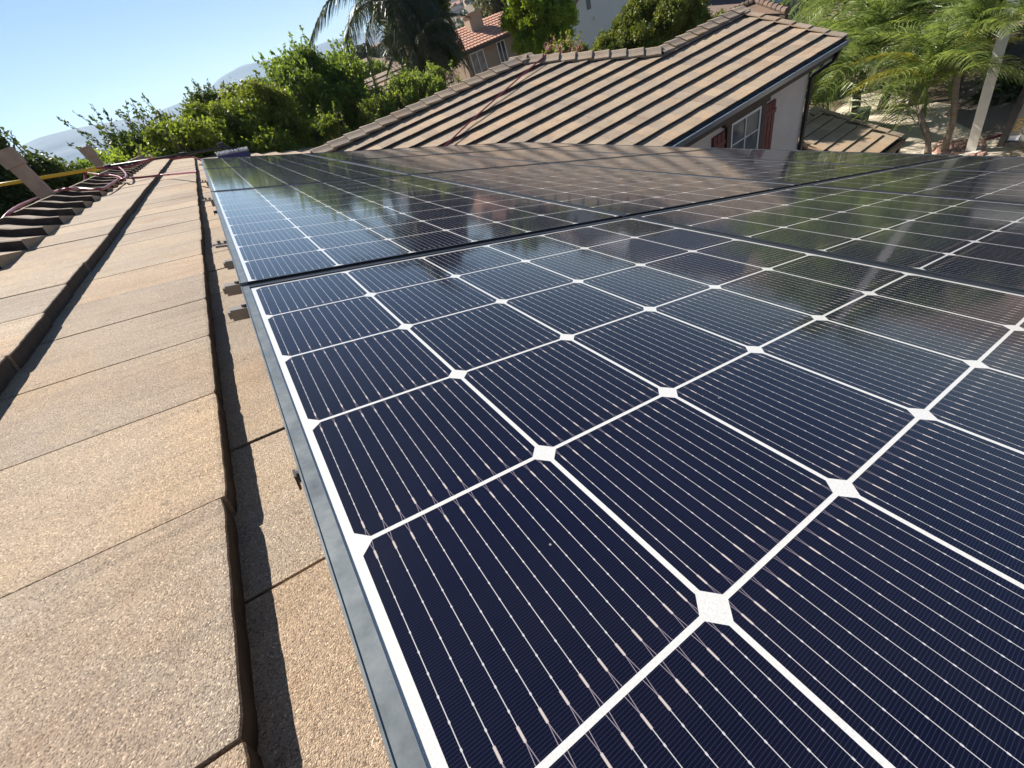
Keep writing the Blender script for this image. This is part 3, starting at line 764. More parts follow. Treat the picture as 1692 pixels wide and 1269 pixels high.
hp += [hose_pt(*q) for q in ((75, 322), (100, 314), (130, 312), (165, 313), (182, 305), (193, 298), (200, 294), (222, 294), (243, 292), (268, 289), (292, 287), (312, 285), (326, 284))]
mb = MB(); mb.tube(catmull(hp, 8), 0.0095, 10); tag(mb.build('garden_hose', MAT['red_hose'], smooth=True), 'red hose snaking over the ridge caps and across the tiles to the panels', 'hose')
hp = [hose_pt(*q, 0.03) for q in ((189, 270), (197, 276), (206, 284), (209, 291), (203, 296), (196, 292), (180, 289), (160, 288), (145, 285))]
mb = MB(); mb.tube(catmull(hp, 8), 0.0095, 10); tag(mb.build('garden_hose', MAT['red_hose'], smooth=True), 'short loop of red hose lying on the ridge caps below the yellow pole end', 'hose')
A_p, B_p = np.array([0.27, 6.5, -0.03]), np.array([-1.0, 6.6, 0.235])
C_p = CAMC + ray(-140, 329) * 7.4 / ray(-140, 329)[1]
hp = [tuple(A_p + (B_p-A_p)*t + np.array([0, -0.02-0.02*math.sin(t*9), -0.015+0.02*math.sin(t*13)])) for t in np.linspace(-0.0, 1.15, 12)]
hp = [tuple(A_p + np.array([-0.05, -0.3, -0.19])), tuple(A_p + np.array([-0.25, -0.2, -0.08]))] + hp[3:]
hp += [(-1.3, 6.5, 0.15), (-1.5, 6.3, 0.0)]
mb = MB(); mb.tube(catmull(hp, 6), 0.011, 8); tag(mb.build('garden_hose', MAT['red_hose'], smooth=True), 'dark red hose running along the black pole to the blue brush', 'hose')
hp = [tuple(np.array(p)+0.0) for p in [wp(3.6, 7.95, wzp(7.95)+0.03), wp(4.13, 8.18, wzp(8.18)+0.03), wp(5.03, 8.54, wzp(8.54)+0.035), wp(6.24, 8.99, wzp(8.99)+0.035), wp(7.29, 9.36, wzp(9.36)+0.04), wp(8.1, 9.62, wzp(9.6)+0.06), wp(8.42, 9.74, wzp(9.72)+0.12), wp(8.7, 10.1, wzp(9.6)+0.06)]]
mb = MB(); mb.tube(catmull(hp, 6), 0.013, 8); tag(mb.build('garden_hose', MAT['red_hose'], smooth=True), 'thin red hose lying up the wing roof to the pink flowers', 'hose')
pole = empty('brush_pole', tuple(A_p)); tag(pole, 'long yellow and black water brush pole lying over the ridge with a blue brush', 'brush pole')
def rel(p): return tuple(np.array(p) - A_p)
mid = B_p + (B_p-A_p)*0.01
C2 = mid + (C_p-mid)*1.0
mb = MB(); mb.tube([rel(mid), rel(C2)], 0.019, 10); mb.build('yellow_section', MAT['yellow'], pole, True)
mb = MB(); mb.tube([rel(A_p), rel(A_p+(B_p-A_p)*0.5), rel(mid)], [0.013, 0.014, 0.016], 10); mb.build('black_section', MAT['black'], pole, True)
for t_ in (0.36, 0.98):
    q = A_p + (B_p-A_p)*t_; dq = (B_p-A_p)/np.linalg.norm(B_p-A_p)
    mb = MB(); mb.tube([rel(q-dq*0.03), rel(q+dq*0.03)], 0.026, 8); mb.build('collar', MAT['black'], pole)
bz = deck_z(0.33) + 0.14
bc = np.array([0.34, 6.35, 0.0]) ; bc[2] = -0.145/ca - bc[0]*tanA + 0.155
br = MB(); br.box(-0.19, 0.19, -0.04, 0.04, -0.07, 0.003); bro = br.build('brush', MAT['blue'], pole); bro.location = rel(bc); bro.rotation_euler = (0.25, AL*0.6, 0.06)
bs = MB()
for i in range(20):
    for j in range(5):
        x = -0.185+i*0.0195; y = -0.035+j*0.018; bs.bar((x, y, 0.0035), (x+random.uniform(-.008, .008), y+random.uniform(-.008, .008), 0.03), 0.010, 0.010, (0, 1, 0))
bs.build('bristles', MAT['bristle'], bro)
mb = MB(); mb.bar(rel(A_p+np.array([0.0, 0, 0.02])), rel(bc+np.array([0.08, 0, 0.0])), 0.03, 0.03, (0, 1, 0)); mb.bar(rel(A_p+np.array([-0.03, 0, 0.03])), rel(A_p+np.array([0.05, 0.0, 0.03])), 0.06, 0.05, (0, 1, 0))
mb.build('joint', MAT['black'], pole)
# posts behind the ridge
for (x, y, zt, w, lab) in ((-1.125, 4.2, 0.545, 0.098, 'nearer tan square post with a block cap behind the ridge'), (-1.09, 7.0, 0.485, 0.10, 'farther tan square post behind the ridge by the pole')):
    e = empty('square_post', (x, y, 0.0)); tag(e, lab, 'post', 'tan posts behind the ridge')
    mb = MB(); mb.box(-w/2, w/2, -w*0.35, w*0.35, -0.1, zt-0.115); mb.build('shaft', MAT['post'], e)
    mb = MB(); mb.box(-w/2-0.012, w/2+0.014, -w*0.35-0.012, w*0.35+0.012, zt-0.1145, zt); mb.build('cap', MAT['post'], e)

# ---------------------------------------------------------------- vegetation
def leaf_quads(cen, size, elong=1.9, up=0.0, jitter=0.35):
    n = len(cen)
    d = rng.normal(0, 1, (n, 3)); d[:, 2] -= up; d /= np.linalg.norm(d, axis=1)[:, None]
    e = rng.normal(0, 1, (n, 3)); e -= d*np.sum(d*e, 1)[:, None]; e /= np.linalg.norm(e, axis=1)[:, None]
    s = size*rng.uniform(1-jitter, 1+jitter, n)[:, None]
    L = d*s*elong/2; Wd = e*s/2
    V = np.stack([cen-L, cen-Wd+L*0.1, cen+L, cen+Wd+L*0.1], 1)
    return V
def crown_points(c, rad, nclump, crad, n, shell=0.55, flat=0.0, seed=0, low=-1.0):
    r = np.random.default_rng(seed)
    cl = []
    while len(cl) < nclump:
        d = r.normal(0, 1, 3); d /= np.linalg.norm(d)
        if d[2] < low: continue
        q = d * (r.uniform(0.35, 1.0)**0.6) * np.array(rad); cl.append(q)
    cl = np.array(cl); cr = crad*r.uniform(0.6, 1.35, nclump)
    idx = r.choice(nclump, n, p=cr**2/np.sum(cr**2))
    d = r.normal(0, 1, (n, 3)); d /= np.linalg.norm(d, axis=1)[:, None]
    rr = cr[idx]*(shell + (1-shell)*r.uniform(0, 1, n))*r.uniform(0.75, 1.12, n)
    # lobes are lumpy
    lump = 1 + 0.22*np.sin(d[:, 0]*7+idx)*np.cos(d[:, 1]*6+idx*2)
    P = np.array(c) + cl[idx] + d*(rr*lump)[:, None]*np.array([1, 1, 0.85])
    return P, cl + np.array(c)
def tree(name, label, cat, base, c, rad, mat, nclump=26, crad=0.55, n=9000, leaf=0.07, group=None, trunk_r=0.13, seed=1, tips=0, tip_len=0.8, elong=1.9, low=-0.6, core=None, twig=0.0):
    e = empty(name, tuple(base)); tag(e, label, cat, group)
    P, cl = crown_points(c, rad, nclump, crad, n, seed=seed, low=low)
    V = [leaf_quads(P, leaf, elong)]
    r = np.random.default_rng(seed+100)
    stems = []
    for k in range(tips):
        d = r.normal(0, 0.45, 3); d[2] = abs(d[2])+0.9; d /= np.linalg.norm(d)
        hd = np.array([r.uniform(-1, 1), r.uniform(-1, 1)]); 
        st = np.array(c) + np.array([hd[0]*rad[0]*0.9, hd[1]*rad[1]*0.8, rad[2]*math.sqrt(max(0.05, 1-0.5*(hd@hd)))*0.85])
        L = tip_len*r.uniform(0.5, 1.25); m = int(34*L/0.8)
        tt = r.uniform(0, 1, m)[:, None]; pts = st + d*L*tt + r.normal(0, 0.055, (m, 3))*(1.3-tt)
        V.append(leaf_quads(pts, leaf*1.05, elong)); stems.append((st - d*0.3, st + d*L))
    V = np.concatenate(V) - np.array(base)
    me = np_quads('crown', V, mat); o = link('crown', me, None, e)
    mb = MB(); b = Vector(base); cc = Vector(c)
    fork = b + (cc - b)*0.55
    mb.tube([b*0, (fork-b)*0.5 + Vector((0.08, 0.05, 0)), fork-b], [trunk_r, trunk_r*0.8, trunk_r*0.65], 8)
    for q in cl[::max(1, len(cl)//14)]:
        q = Vector(q); md = fork.lerp(q, 0.5) + Vector((0, 0, 0.15)); mb.tube([fork-b, md-b, q-b], [trunk_r*0.5, trunk_r*0.25, trunk_r*0.08], 6)
    for a_, b_ in stems: mb.tube([Vector(a_)-b, Vector(b_)-b], [0.012, 0.004], 5)
    mb.build('trunk', MAT['bark'], e, True)
    return e
def pt(px, py, d):           # point on the sight line at horizontal distance d
    r_ = ray(px, py); return CAMC + r_*(d/math.hypot(r_[0], r_[1]))
def tree_at(px, py, d, rad, **kw):       # crown centre pixel and distance
    c = pt(px, py, d); base = np.array([c[0], c[1], ground_h(math.degrees(math.atan2(c[0], c[1])), d)])
    return tree(kw.pop('name', 'tree'), kw.pop('label'), kw.pop('cat', 'tree'), base, c, rad, kw.pop('mat'), **kw)
def tree_top(px, py, d, rad, **kw):      # pixel of the crown's top and distance
    t_ = pt(px, py, d); c = t_ - np.array([0, 0, rad[2]*0.9 + kw.get('crad', 0.5)*0.7]); base = np.array([c[0], c[1], ground_h(math.degrees(math.atan2(c[0], c[1])), d)])
    return tree(kw.pop('name', 'tree'), kw.pop('label'), kw.pop('cat', 'tree'), base, c, rad, kw.pop('mat'), **kw)
HG = 'bushy trees beyond the ridge on the left'
tree_top(-110, 200, 10.5, (0.85, 0.9, 1.3), label='dark leafy tree at the far left edge behind the nearer post', mat=LEAF['dark'], nclump=50, crad=0.26, n=45900, leaf=0.034, seed=2, tips=14, tip_len=0.3, group=HG)
tree_top(85, 290, 11.5, (1.0, 1.3, 0.8), label='low green tree below the mountains between the two posts', mat=LEAF['mid'], nclump=50, crad=0.26, n=40500, leaf=0.039, seed=3, tips=16, tip_len=0.25, group=HG)
tree_top(165, 248, 12.5, (1.1, 1.5, 0.8), label='green tree with stray tips right behind the farther post', mat=LEAF['mid'], nclump=50, crad=0.28, n=40500, leaf=0.041, seed=4, tips=22, tip_len=0.3, group=HG)
tree_top(215, 210, 13.5, (0.9, 1.5, 0.7), label='sparse dark twiggy bush with long tips left of the bright green trees', mat=LEAF['dark'], nclump=30, crad=0.26, n=17550, leaf=0.043, seed=5, tips=34, tip_len=0.75, group=HG)
tree_top(262, 200, 11.5, (0.95, 1.4, 0.8), label='bright yellow-green tree directly above the farthest ridge caps', mat=LEAF['bright'], nclump=50, crad=0.27, n=40500, leaf=0.039, seed=6, tips=20, tip_len=0.3, group=HG)
tree_top(340, 164, 12.5, (1.0, 1.3, 0.95), label='bright green rounded tree left of the tallest leafy tree', mat=LEAF['bright'], nclump=56, crad=0.28, n=45900, leaf=0.041, seed=7, tips=14, tip_len=0.3, group=HG)
tree_top(330, 146, 22, (0.8, 0.8, 0.7), label='dark spiky tree poking up above the bright green row', mat=LEAF['dark'], nclump=18, crad=0.3, n=12150, leaf=0.057, seed=8, tips=20, tip_len=0.5, group=HG)
tree_top(398, 135, 13.5, (0.95, 1.3, 1.05), label='yellow-green bush at the foot of the tallest leafy tree', mat=LEAF['olive'], nclump=50, crad=0.3, n=40500, leaf=0.041, seed=9, tips=10, tip_len=0.3, group=HG)
tree_top(478, 84, 18.0, (1.85, 1.9, 2.1), label='tallest dense green leafy tree left of the hanging palm', mat=LEAF['mid'], nclump=110, crad=0.45, n=121500, leaf=0.056, seed=10, tips=44, tip_len=0.8)
tree_at(545, 222, 13.6, (0.5, 0.5, 0.35), name='shrub', cat='shrub', label='small yellow-green shrub at the far roof corner beside the wing ridge', mat=LEAF['bright'], nclump=12, crad=0.18, n=6075, leaf=0.034, seed=11, tips=14, tip_len=0.35)
tree_top(660, 122, 17.0, (1.9, 1.2, 1.1), name='shrub', cat='shrub', label='light green feathery shrub mass below the dark palms', mat=LEAF['shrub'], nclump=70, crad=0.3, n=81000, leaf=0.037, seed=12, tips=80, tip_len=0.4, elong=3.0)
tree_at(692, 62, 26.0, (1.5, 1.6, 3.0), label='tall dark columnar tree beside the red tiled house', mat=LEAF['dark'], nclump=90, crad=0.5, n=81000, leaf=0.074, seed=13, tips=30, tip_len=0.7)
tree_at(690, 10, 27.0, (1.5, 1.2, 2.6), label='olive green tree top rising behind the hanging palm', mat=LEAF['olive'], nclump=60, crad=0.42, n=48600, leaf=0.078, seed=14, tips=20, tip_len=0.8)
tree_at(892, 40, 24.0, (1.35, 1.4, 1.75), label='bright lime green tree left of the pale gabled house', mat=LEAF['lime'], nclump=80, crad=0.4, n=81000, leaf=0.064, seed=15, tips=20, tip_len=0.4)
tree_at(842, 2, 44.0, (2.6, 2.4, 2.2), label='grey-green drooping tree behind the red tiled roof', mat=LEAF['grey'], nclump=50, crad=0.6, n=24300, leaf=0.107, seed=16, tips=10, tip_len=1.0, elong=3.0)
tree_at(1078, 55, 17.0, (1.95, 1.5, 0.85), name='shrub', cat='shrub', label='dense rounded olive-green bush just behind the wing ridge', mat=LEAF['box'], nclump=120, crad=0.26, n=108000, leaf=0.037, seed=17, tips=0)
tree_at(1180, 58, 19.0, (0.8, 1.2, 0.6), name='shrub', cat='shrub', label='small olive bush end meeting the upper wing ridge', mat=LEAF['box'], nclump=30, crad=0.24, n=18900, leaf=0.039, seed=18)
# crape myrtle: green foliage with pink flower spikes
cm = pt(935, 102, 15.0)
e = tree('crape_myrtle', 'green shrub with pink flower clusters behind the wing ridge', 'flowering shrub', np.array([cm[0], cm[1], GZ]), cm, (0.75, 0.6, 0.45), LEAF['olive'], nclump=26, crad=0.18, n=11000, leaf=0.04, seed=19, tips=16, tip_len=0.3)
fl = []
for (px, py, n_) in ((908, 78, 6), (918, 92, 5), (926, 80, 6), (945, 76, 5), (955, 84, 5), (938, 90, 3), (962, 78, 4), (930, 66, 3)):
    q = pt(px, py, 14.6)
    for k_ in range(n_):
        o_ = q + rng.normal(0, 0.05, 3)*np.array([1, 1, 1.3]); fl.append(o_ + rng.normal(0, 0.022, (14, 3))*np.array([1, 1, 2.2]))
me = np_quads('flowers', leaf_quads(np.concatenate(fl) - np.array([cm[0], cm[1], GZ]), 0.024, 1.2), LEAF['pink']); link('flowers', me, None, e)
tree_at(1348, 120, 24.0, (1.0, 1.1, 1.9), name='shrub', cat='shrub', label='green bush right beside the black downspout', mat=LEAF['shrub'], nclump=40, crad=0.26, n=26000, leaf=0.045, seed=41, elong=2.6)
tree_at(572, 118, 60, (1.6, 1.4, 1.3), label='small orange-tinged tree in front of the distant pale house', mat=LEAF['rust'], nclump=16, crad=0.6, n=3000, leaf=0.2, seed=42)
tree_at(600, 98, 95, (3.4, 2.6, 1.6), label='flat-topped olive tree over the distant pale house', mat=LEAF['far'], nclump=18, crad=0.9, n=5000, leaf=0.28, seed=43)
tree_at(590, 140, 40, (2.4, 2.0, 0.9), name='shrub', cat='shrub', label='green bush strip below the distant pale house', mat=LEAF['mid'], nclump=22, crad=0.6, n=9000, leaf=0.13, seed=44)

# ---- palms
def frond_mesh(seed, L, droop, mat, nleaf=90, leaf_len=0.6, hang=0.8, arch=0.5, lw=0.022):
    r = np.random.default_rng(seed)
    ts = np.linspace(0, 1, 16)
    x = L*(ts - 0.15*droop*ts**3); z = L*(arch*ts - (arch+droop)*0.75*ts**2.3)
    rach = np.stack([x, 0*x + 0.05*L*np.sin(ts*3)*r.uniform(-1, 1), z], 1)
    Q = []
    for i in range(15):
        a, b = rach[i], rach[i+1]; w = 0.022*(1-ts[i]*0.8)
        Q.append([a+[0, -w, 0], a+[0, w, 0], b+[0, w, 0], b+[0, -w, 0]]); Q.append([a+[0, 0, -w], a+[0, 0, w], b+[0, 0, w], b+[0, 0, -w]])
    for k_ in range(nleaf):
        t = 0.1 + 0.9*(k_/nleaf); sx_ = 1 if k_ % 2 else -1
        p = np.array([np.interp(t, ts, rach[:, i]) for i in range(3)])
        tg = np.array([np.interp(min(1, t+0.05), ts, rach[:, i]) for i in range(3)]) - p; tg /= np.linalg.norm(tg)+1e-9
        ll = leaf_len*(0.45+0.75*math.sin(min(1, t*1.05)*math.pi*0.85))*r.uniform(0.8, 1.15)
        side = np.array([0, sx_, 0]); d0 = side*0.75 + tg*0.5 + np.array([0, 0, r.uniform(-0.1, 0.5)]); d0 /= np.linalg.norm(d0)
        w = lw*r.uniform(0.7, 1.2); q = p.copy(); dd = d0.copy(); wv = np.cross(d0, [0, 0, 1]); wv /= np.linalg.norm(wv)+1e-9
        wv = wv*0.6+np.array([0, 0, 0.8])*r.uniform(-1, 1)
        seg = 3
        for s_ in range(seg):
            dn = dd + np.array([0, 0, -hang*(s_+0.6)*0.55]); dn /= np.linalg.norm(dn); q2 = q + dn*ll/seg
            w0 = w*(1-s_/seg*0.55); w1 = w*(1-(s_+1)/seg*0.8)
            Q.append([q-wv*w0/2, q+wv*w0/2, q2+wv*w1/2, q2-wv*w1/2]); q = q2; dd = dn
    me = np_quads('frond', np.array(Q), mat); return me
def palm(label, base, top, meshes, nf, trunk_r=0.13, spread=(15, 80), seed=1, azr=None, group=None, sc=1.0, lean=0.0):
    e = empty('palm_tree', tuple(base)); tag(e, label, 'palm tree', group)
    r = random.Random(seed); b = Vector(base); t = Vector(top)
    pts = [(b.lerp(t, k/6) - b) + Vector((0.04*math.sin(k), 0.03*math.cos(k*1.3), 0)) for k in range(7)]
    mb = MB(); mb.tube(pts, [trunk_r*1.15, trunk_r*1.02, trunk_r, trunk_r*0.97, trunk_r*0.93, trunk_r*0.92, trunk_r*0.8], 12); mb.build('trunk', MAT['palm_bark'], e, True)
    mb = MB(); tt = t-b; mb.tube([tt, tt+Vector((0, 0, 0.35)), tt+Vector((0, 0, 0.7))], [trunk_r*0.85, trunk_r*0.6, trunk_r*0.2], 10); mb.build('crownshaft', LEAF['palm'], e, True)
    for i in range(nf):
        az = (i*137.5 + r.uniform(-18, 18)) if azr is None else r.uniform(*azr)
        el = spread[0] + (spread[1]-spread[0])*(1 - i/nf) + r.uniform(-8, 8)
        o = D.objects.new('frond', meshes[i % len(meshes)]); COL.objects.link(o); o.parent = e
        o.location = tt + Vector((0, 0, 0.3 + 0.2*(1-i/nf)))
        o.rotation_euler = (r.uniform(-0.35, 0.35), -R(el), R(az)); s_ = sc*r.uniform(0.85, 1.12); o.scale = (s_, s_, s_)
    return e
fm_g = [frond_mesh(50+i, 2.9, 0.75+0.1*i, LEAF['palm'], 130, 0.62, 0.42, 0.35, 0.046) for i in range(4)]
fm_y = [frond_mesh(60+i, 2.6, 0.8, LEAF['palm_yellow'], 150, 0.5, 0.5, 0.3, 0.045) for i in range(1)]
fm_d = [frond_mesh(70+i, 3.4, 0.9+0.1*i, LEAF['palm_dark'], 190, 0.85, 1.3, 0.3, 0.05) for i in range(4)]
GP = 'feather palms by the street'
b1 = at_z(1535, 262, GZ)
def gb(px, py, d): c = pt(px, py, d); return np.array([c[0], c[1], GZ]), c
d1 = math.hypot(b1[0]-CAMC[0], b1[1]-CAMC[1])
palm('feather palm with thin grey stem and yellowing arched fronds in front of the pale concrete', b1, pt(1522, 172, d1+0.1), fm_g[:2] + fm_y + fm_g[2:3], 19, 0.075, (22, 80), 3, None, GP, 0.72)
palm('feather palm leaning right whose bright leaf fan touches the cream pole', b1+np.array([0.35, -0.2, 0]), pt(1592, 95, d1+0.2), fm_g, 15, 0.075, (35, 85), 6, None, GP, 0.52)
bb, cc = gb(1425, 125, 19.0); palm('tall feather palm rising right behind the gutter end of the wing', bb, cc, fm_g, 32, 0.12, (-20, 80), 4, None, GP, 0.95)
bb, cc = gb(1490, 60, 21.0); palm('bushy feather palm at the top middle of the palm group', bb, cc, fm_g, 36, 0.12, (-25, 80), 5, None, GP, 1.05)
bb, cc = gb(1575, -40, 21.0); palm('feather palm hanging in at the upper right corner of view', bb, cc, fm_g, 30, 0.12, (-20, 80), 8, None, GP, 1.0)
bb, cc = gb(1395, 20, 25.0); palm('leftmost feather palm behind the end of the wing rake', bb, cc, fm_g, 32, 0.13, (-20, 80), 9, None, GP, 1.1)
for (px_, py_, d_, lab_, sd_) in ((1560, -130, 27.0, 'tall feather palm at the back of the group near the top edge', 31), (1690, -160, 22.0, 'tallest feather palm beyond the upper right corner', 32)):
    bb, cc = gb(px_, py_, d_); palm(lab_, bb, cc, fm_g, 30, 0.14, (-25, 80), sd_, None, GP, 1.15)
tree_at(1830, -60, 27.0, (3.5, 3.0, 3.2), label='broad dark green tree past the right edge behind the trailer', mat=LEAF['mid'], nclump=90, crad=0.7, n=40000, leaf=0.13, seed=51)
tree_at(1870, 300, 20.0, (3.0, 5.0, 3.2), label='dark hedge-like tree past the right edge beyond the driveway', mat=LEAF['dark'], nclump=80, crad=0.8, n=36000, leaf=0.13, seed=52)
bb, cc = gb(655, 20, 24.0); palm('dark palm with long hanging fronds left of the columnar tree', bb, cc, fm_d, 24, 0.16, (-25, 80), 12, None, None, 1.0)
bb, cc = gb(708, 95, 23.0); palm('dark low palm hanging over the light green shrub mass', bb, cc, fm_d, 18, 0.13, (-25, 70), 13, None, None, 0.55)

# ---------------------------------------------------------------- neighbouring houses
def barrel_roof(name, x0, x1, ye, ze, yr, zr_, mat, parent, pitch=0.28, course=0.38, amp=0.05):
    nx = int((x1-x0)/pitch*6); ny = max(2, int(math.hypot(yr-ye, zr_-ze)/course))
    vs = []; fs = []
    n = Vector((0, -(zr_-ze), yr-ye)).normalized()
    rows = []
    for i in range(ny):
        rows += [(i/ny, 0.045), ((i+0.999)/ny, 0.0)]
    for (f, h) in rows:
        for j in range(nx+1):
            x = x0 + (x1-x0)*j/nx; a = abs(math.sin(math.pi*(x-x0)/pitch))
            p = Vector((x, ye+(yr-ye)*f, ze+(zr_-ze)*f)) + n*(h + amp*a); vs.append(p)
    m = nx+1
    for i in range(len(rows)-1):
        for j in range(nx): fs.append((i*m+j, i*m+j+1, (i+1)*m+j+1, (i+1)*m+j))
    mb = MB(); mb.add(vs, fs); return mb.build(name, mat, parent)
# red tiled house
YE_ = 30.0; eL = at_y(768, 85, YE_); eR = at_y(846, 53, YE_); rL = at_y(749, 52, YE_+3.4)
ze_ = (eL[2]+eR[2])/2; x0_, x1_ = min(rL[0], eL[0])-0.2, eR[0]+3.0; zr2 = max(rL[2], ze_+0.6)
rh = empty('neighbour_house', (x0_, YE_, GZ)); tag(rh, 'tan stucco house with red barrel tile roof and chimney', 'house')
def rel_kid(o, par, loc): o.parent = par; o.matrix_parent_inverse = Matrix.Translation((-loc[0], -loc[1], -loc[2])); return o
rl = (x0_, YE_, GZ)
rr_ = barrel_roof('roof', x0_, x1_, YE_, ze_, YE_+3.4, zr2, MAT['terracotta'], None); rel_kid(rr_, rh, rl)
mb = MB(); mb.add([(x0_, YE_+3.4, zr2+0.02), (x1_, YE_+3.4, zr2+0.02), (x1_, YE_+7, ze_), (x0_, YE_+7, ze_)], [(0, 1, 2, 3)]); rel_kid(mb.build('back_roof', MAT['terracotta']), rh, rl)
mb = MB(); mb.box(x0_+0.4, x1_-0.4, YE_+0.6, YE_+6.5, GZ-2, ze_+0.05); rel_kid(mb.build('wall', MAT['wall_tan']), rh, rl)
mb = MB(); mb.prism([(x0_+0.4, YE_+0.6, ze_+0.05), (x0_+0.4, YE_+6.5, ze_+0.05), (x0_+0.4, YE_+3.4, zr2-0.1)], (x1_-x0_-0.8, 0, 0)); rel_kid(mb.build('gable', MAT['wall_tan']), rh, rl)
mb = MB(); mb.box(x0_+0.1, x1_-0.1, YE_+0.02, YE_+0.1, ze_-0.2, ze_-0.02); rel_kid(mb.build('fascia_board', MAT['fascia']), rh, rl)
ch0 = at_y(779, 48, YE_+2.2); ch1 = at_y(795, 40, YE_+2.2)
ctop = at_y(779, 24, YE_+2.2)
mb = MB(); mb.box(ch0[0]-0.1, ch0[0]+0.95, YE_+2.0, YE_+2.8, ze_+0.3, ctop[2]); o = mb.build('chimney', MAT['chimney']); rel_kid(o, rh, rl)
mb = MB(); mb.box(ch0[0]-0.2, ch0[0]+1.05, YE_+1.9, YE_+2.9, ctop[2]+0.001, ctop[2]+0.12); rel_kid(mb.build('chimney_cap', MAT['chimney']), rh, rl)
for (pa_, pb_, g_) in (((781, 98), (801, 108), MAT['pane']), ((824, 78), (835, 92), MAT['dark_pane'])):
    a = at_y(*pa_, YE_+0.6); b = at_y(*pb_, YE_+0.6); xa, xb = min(a[0], b[0])-0.1, max(a[0], b[0])+0.1
    zc0 = (a[2]+b[2])/2; mb = MB(); mb.box(xa, xb, YE_+0.56, YE_+0.585, zc0-0.62, zc0+0.55); o = mb.build('window', g_); rel_kid(o, rh, rl)
    mb = MB()
    for q in ((xa-0.08, xa-0.001, zc0-0.7, zc0+0.63), (xb+0.001, xb+0.08, zc0-0.7, zc0+0.63), (xa, xb, zc0+0.551, zc0+0.63), (xa, xb, zc0-0.7, zc0-0.621), ((xa+xb)/2-0.03, (xa+xb)/2+0.03, zc0-0.62, zc0+0.55)):
        mb.box(q[0], q[1], YE_+0.53, YE_+0.557, q[2], q[3])
    f_ = mb.build('window_frame', MAT['white_trim']); f_.parent = o
# pale gabled house
YG = 26.0; gl = at_y(934, 24, YG); gr = at_y(1058, 16, YG)
gz_ = gl[2]; gx0, gx1 = gl[0], gr[0]; gm = (gx0+gx1)/2; gap_ = gz_ + (gx1-gx0)/2*0.40
gh = empty('neighbour_house', (gm, YG, GZ)); tag(gh, 'pale sage house with a plain gable wall behind the lime tree', 'house'); gloc = (gm, YG, GZ)
mb = MB(); mb.prism([(gx0, YG, GZ-2), (gx1, YG, GZ-2), (gx1, YG, gz_), (gm, YG, gap_), (gx0, YG, gz_)], (0, 9, 0)); rel_kid(mb.build('wall', MAT['wall_white']), gh, gloc)
for sg, xe in ((-1, gx0), (1, gx1)):
    mb = MB(); d_ = Vector((gm-xe, 0, gap_-gz_)); dn = d_.normalized(); e0 = Vector((xe, YG-0.35, gz_+0.02)) - dn*0.4; n_ = Vector((-dn.z, 0, dn.x))*(1 if dn.x > 0 else -1)
    top_ = Vector((gm, YG-0.35, gap_+0.02)); mb.prism([e0, top_, top_+n_*0.16, e0+n_*0.16], (0, 9.7, 0)); rel_kid(mb.build('roof', MAT['brown_barrel']), gh, gloc)
    for k_ in range(14):
        f0 = k_/14; q = e0.lerp(top_, f0) + n_*0.16 + Vector((0, 0.12, 0)); q2 = e0.lerp(top_, f0+0.075) + n_*0.17 + Vector((0, 0.12, 0))
        mb = MB(); mb.tube([q, q2], [0.13, 0.11], 8); o = mb.build('rake_tile', MAT['brown_barrel']); rel_kid(o, gh, gloc)
q = at_y(972, 5, YG); mb = MB(); mb.box(q[0]-0.18, q[0]+0.18, YG-0.03, YG-0.002, q[2]-0.32, q[2]+0.32); rel_kid(mb.build('vent', MAT['utility']), gh, gloc)
q = at_y(981, 29, YG); mb = MB(); mb.tube([(q[0], YG-0.002, q[2]), (q[0], YG-0.16, q[2]-0.05), (q[0], YG-0.2, q[2]-0.14)], [0.07, 0.1, 0.08], 8); rel_kid(mb.build('wall_light', MAT['white_trim']), gh, gloc)
# second neighbour: blue-grey walls, dark shingle slope, brown barrel corner
YN = 25.0; q0 = at_y(1110, 60, YN); q1 = at_y(1345, 40, YN); zt_ = at_y(1130, 0, YN)[2]+0.3
nh = empty('neighbour_house', (q0[0], YN, GZ)); tag(nh, 'pale blue house with a dark lower roof behind the upper wing ridge', 'house'); nloc = (q0[0], YN, GZ)
mb = MB(); mb.box(q0[0]-0.5, q1[0]+2.5, YN, YN+8, GZ-1, zt_+3.0); rel_kid(mb.build('wall', MAT['wall_blue']), nh, nloc)
a = at_y(1160, 42, YN-3); b = at_y(1262, 0, YN-3)
za = a[2]
mb = MB(); mb.prism([(a[0]-0.6, YN-3.2, za-0.3), (a[0]-0.6, YN-0.01, za+0.95), (a[0]-0.6, YN-0.01, za+0.75), (a[0]-0.6, YN-3.2, za-0.45)], (b[0]-a[0]+0.6, 0, 0)); rel_kid(mb.build('lower_roof', MAT['shingle']), nh, nloc)
mb = MB(); mb.box(a[0]-0.4, b[0]-0.3, YN-2.8, YN-0.02, GZ-1, za-0.3); rel_kid(mb.build('lower_wall', MAT['wall_blue']), nh, nloc)
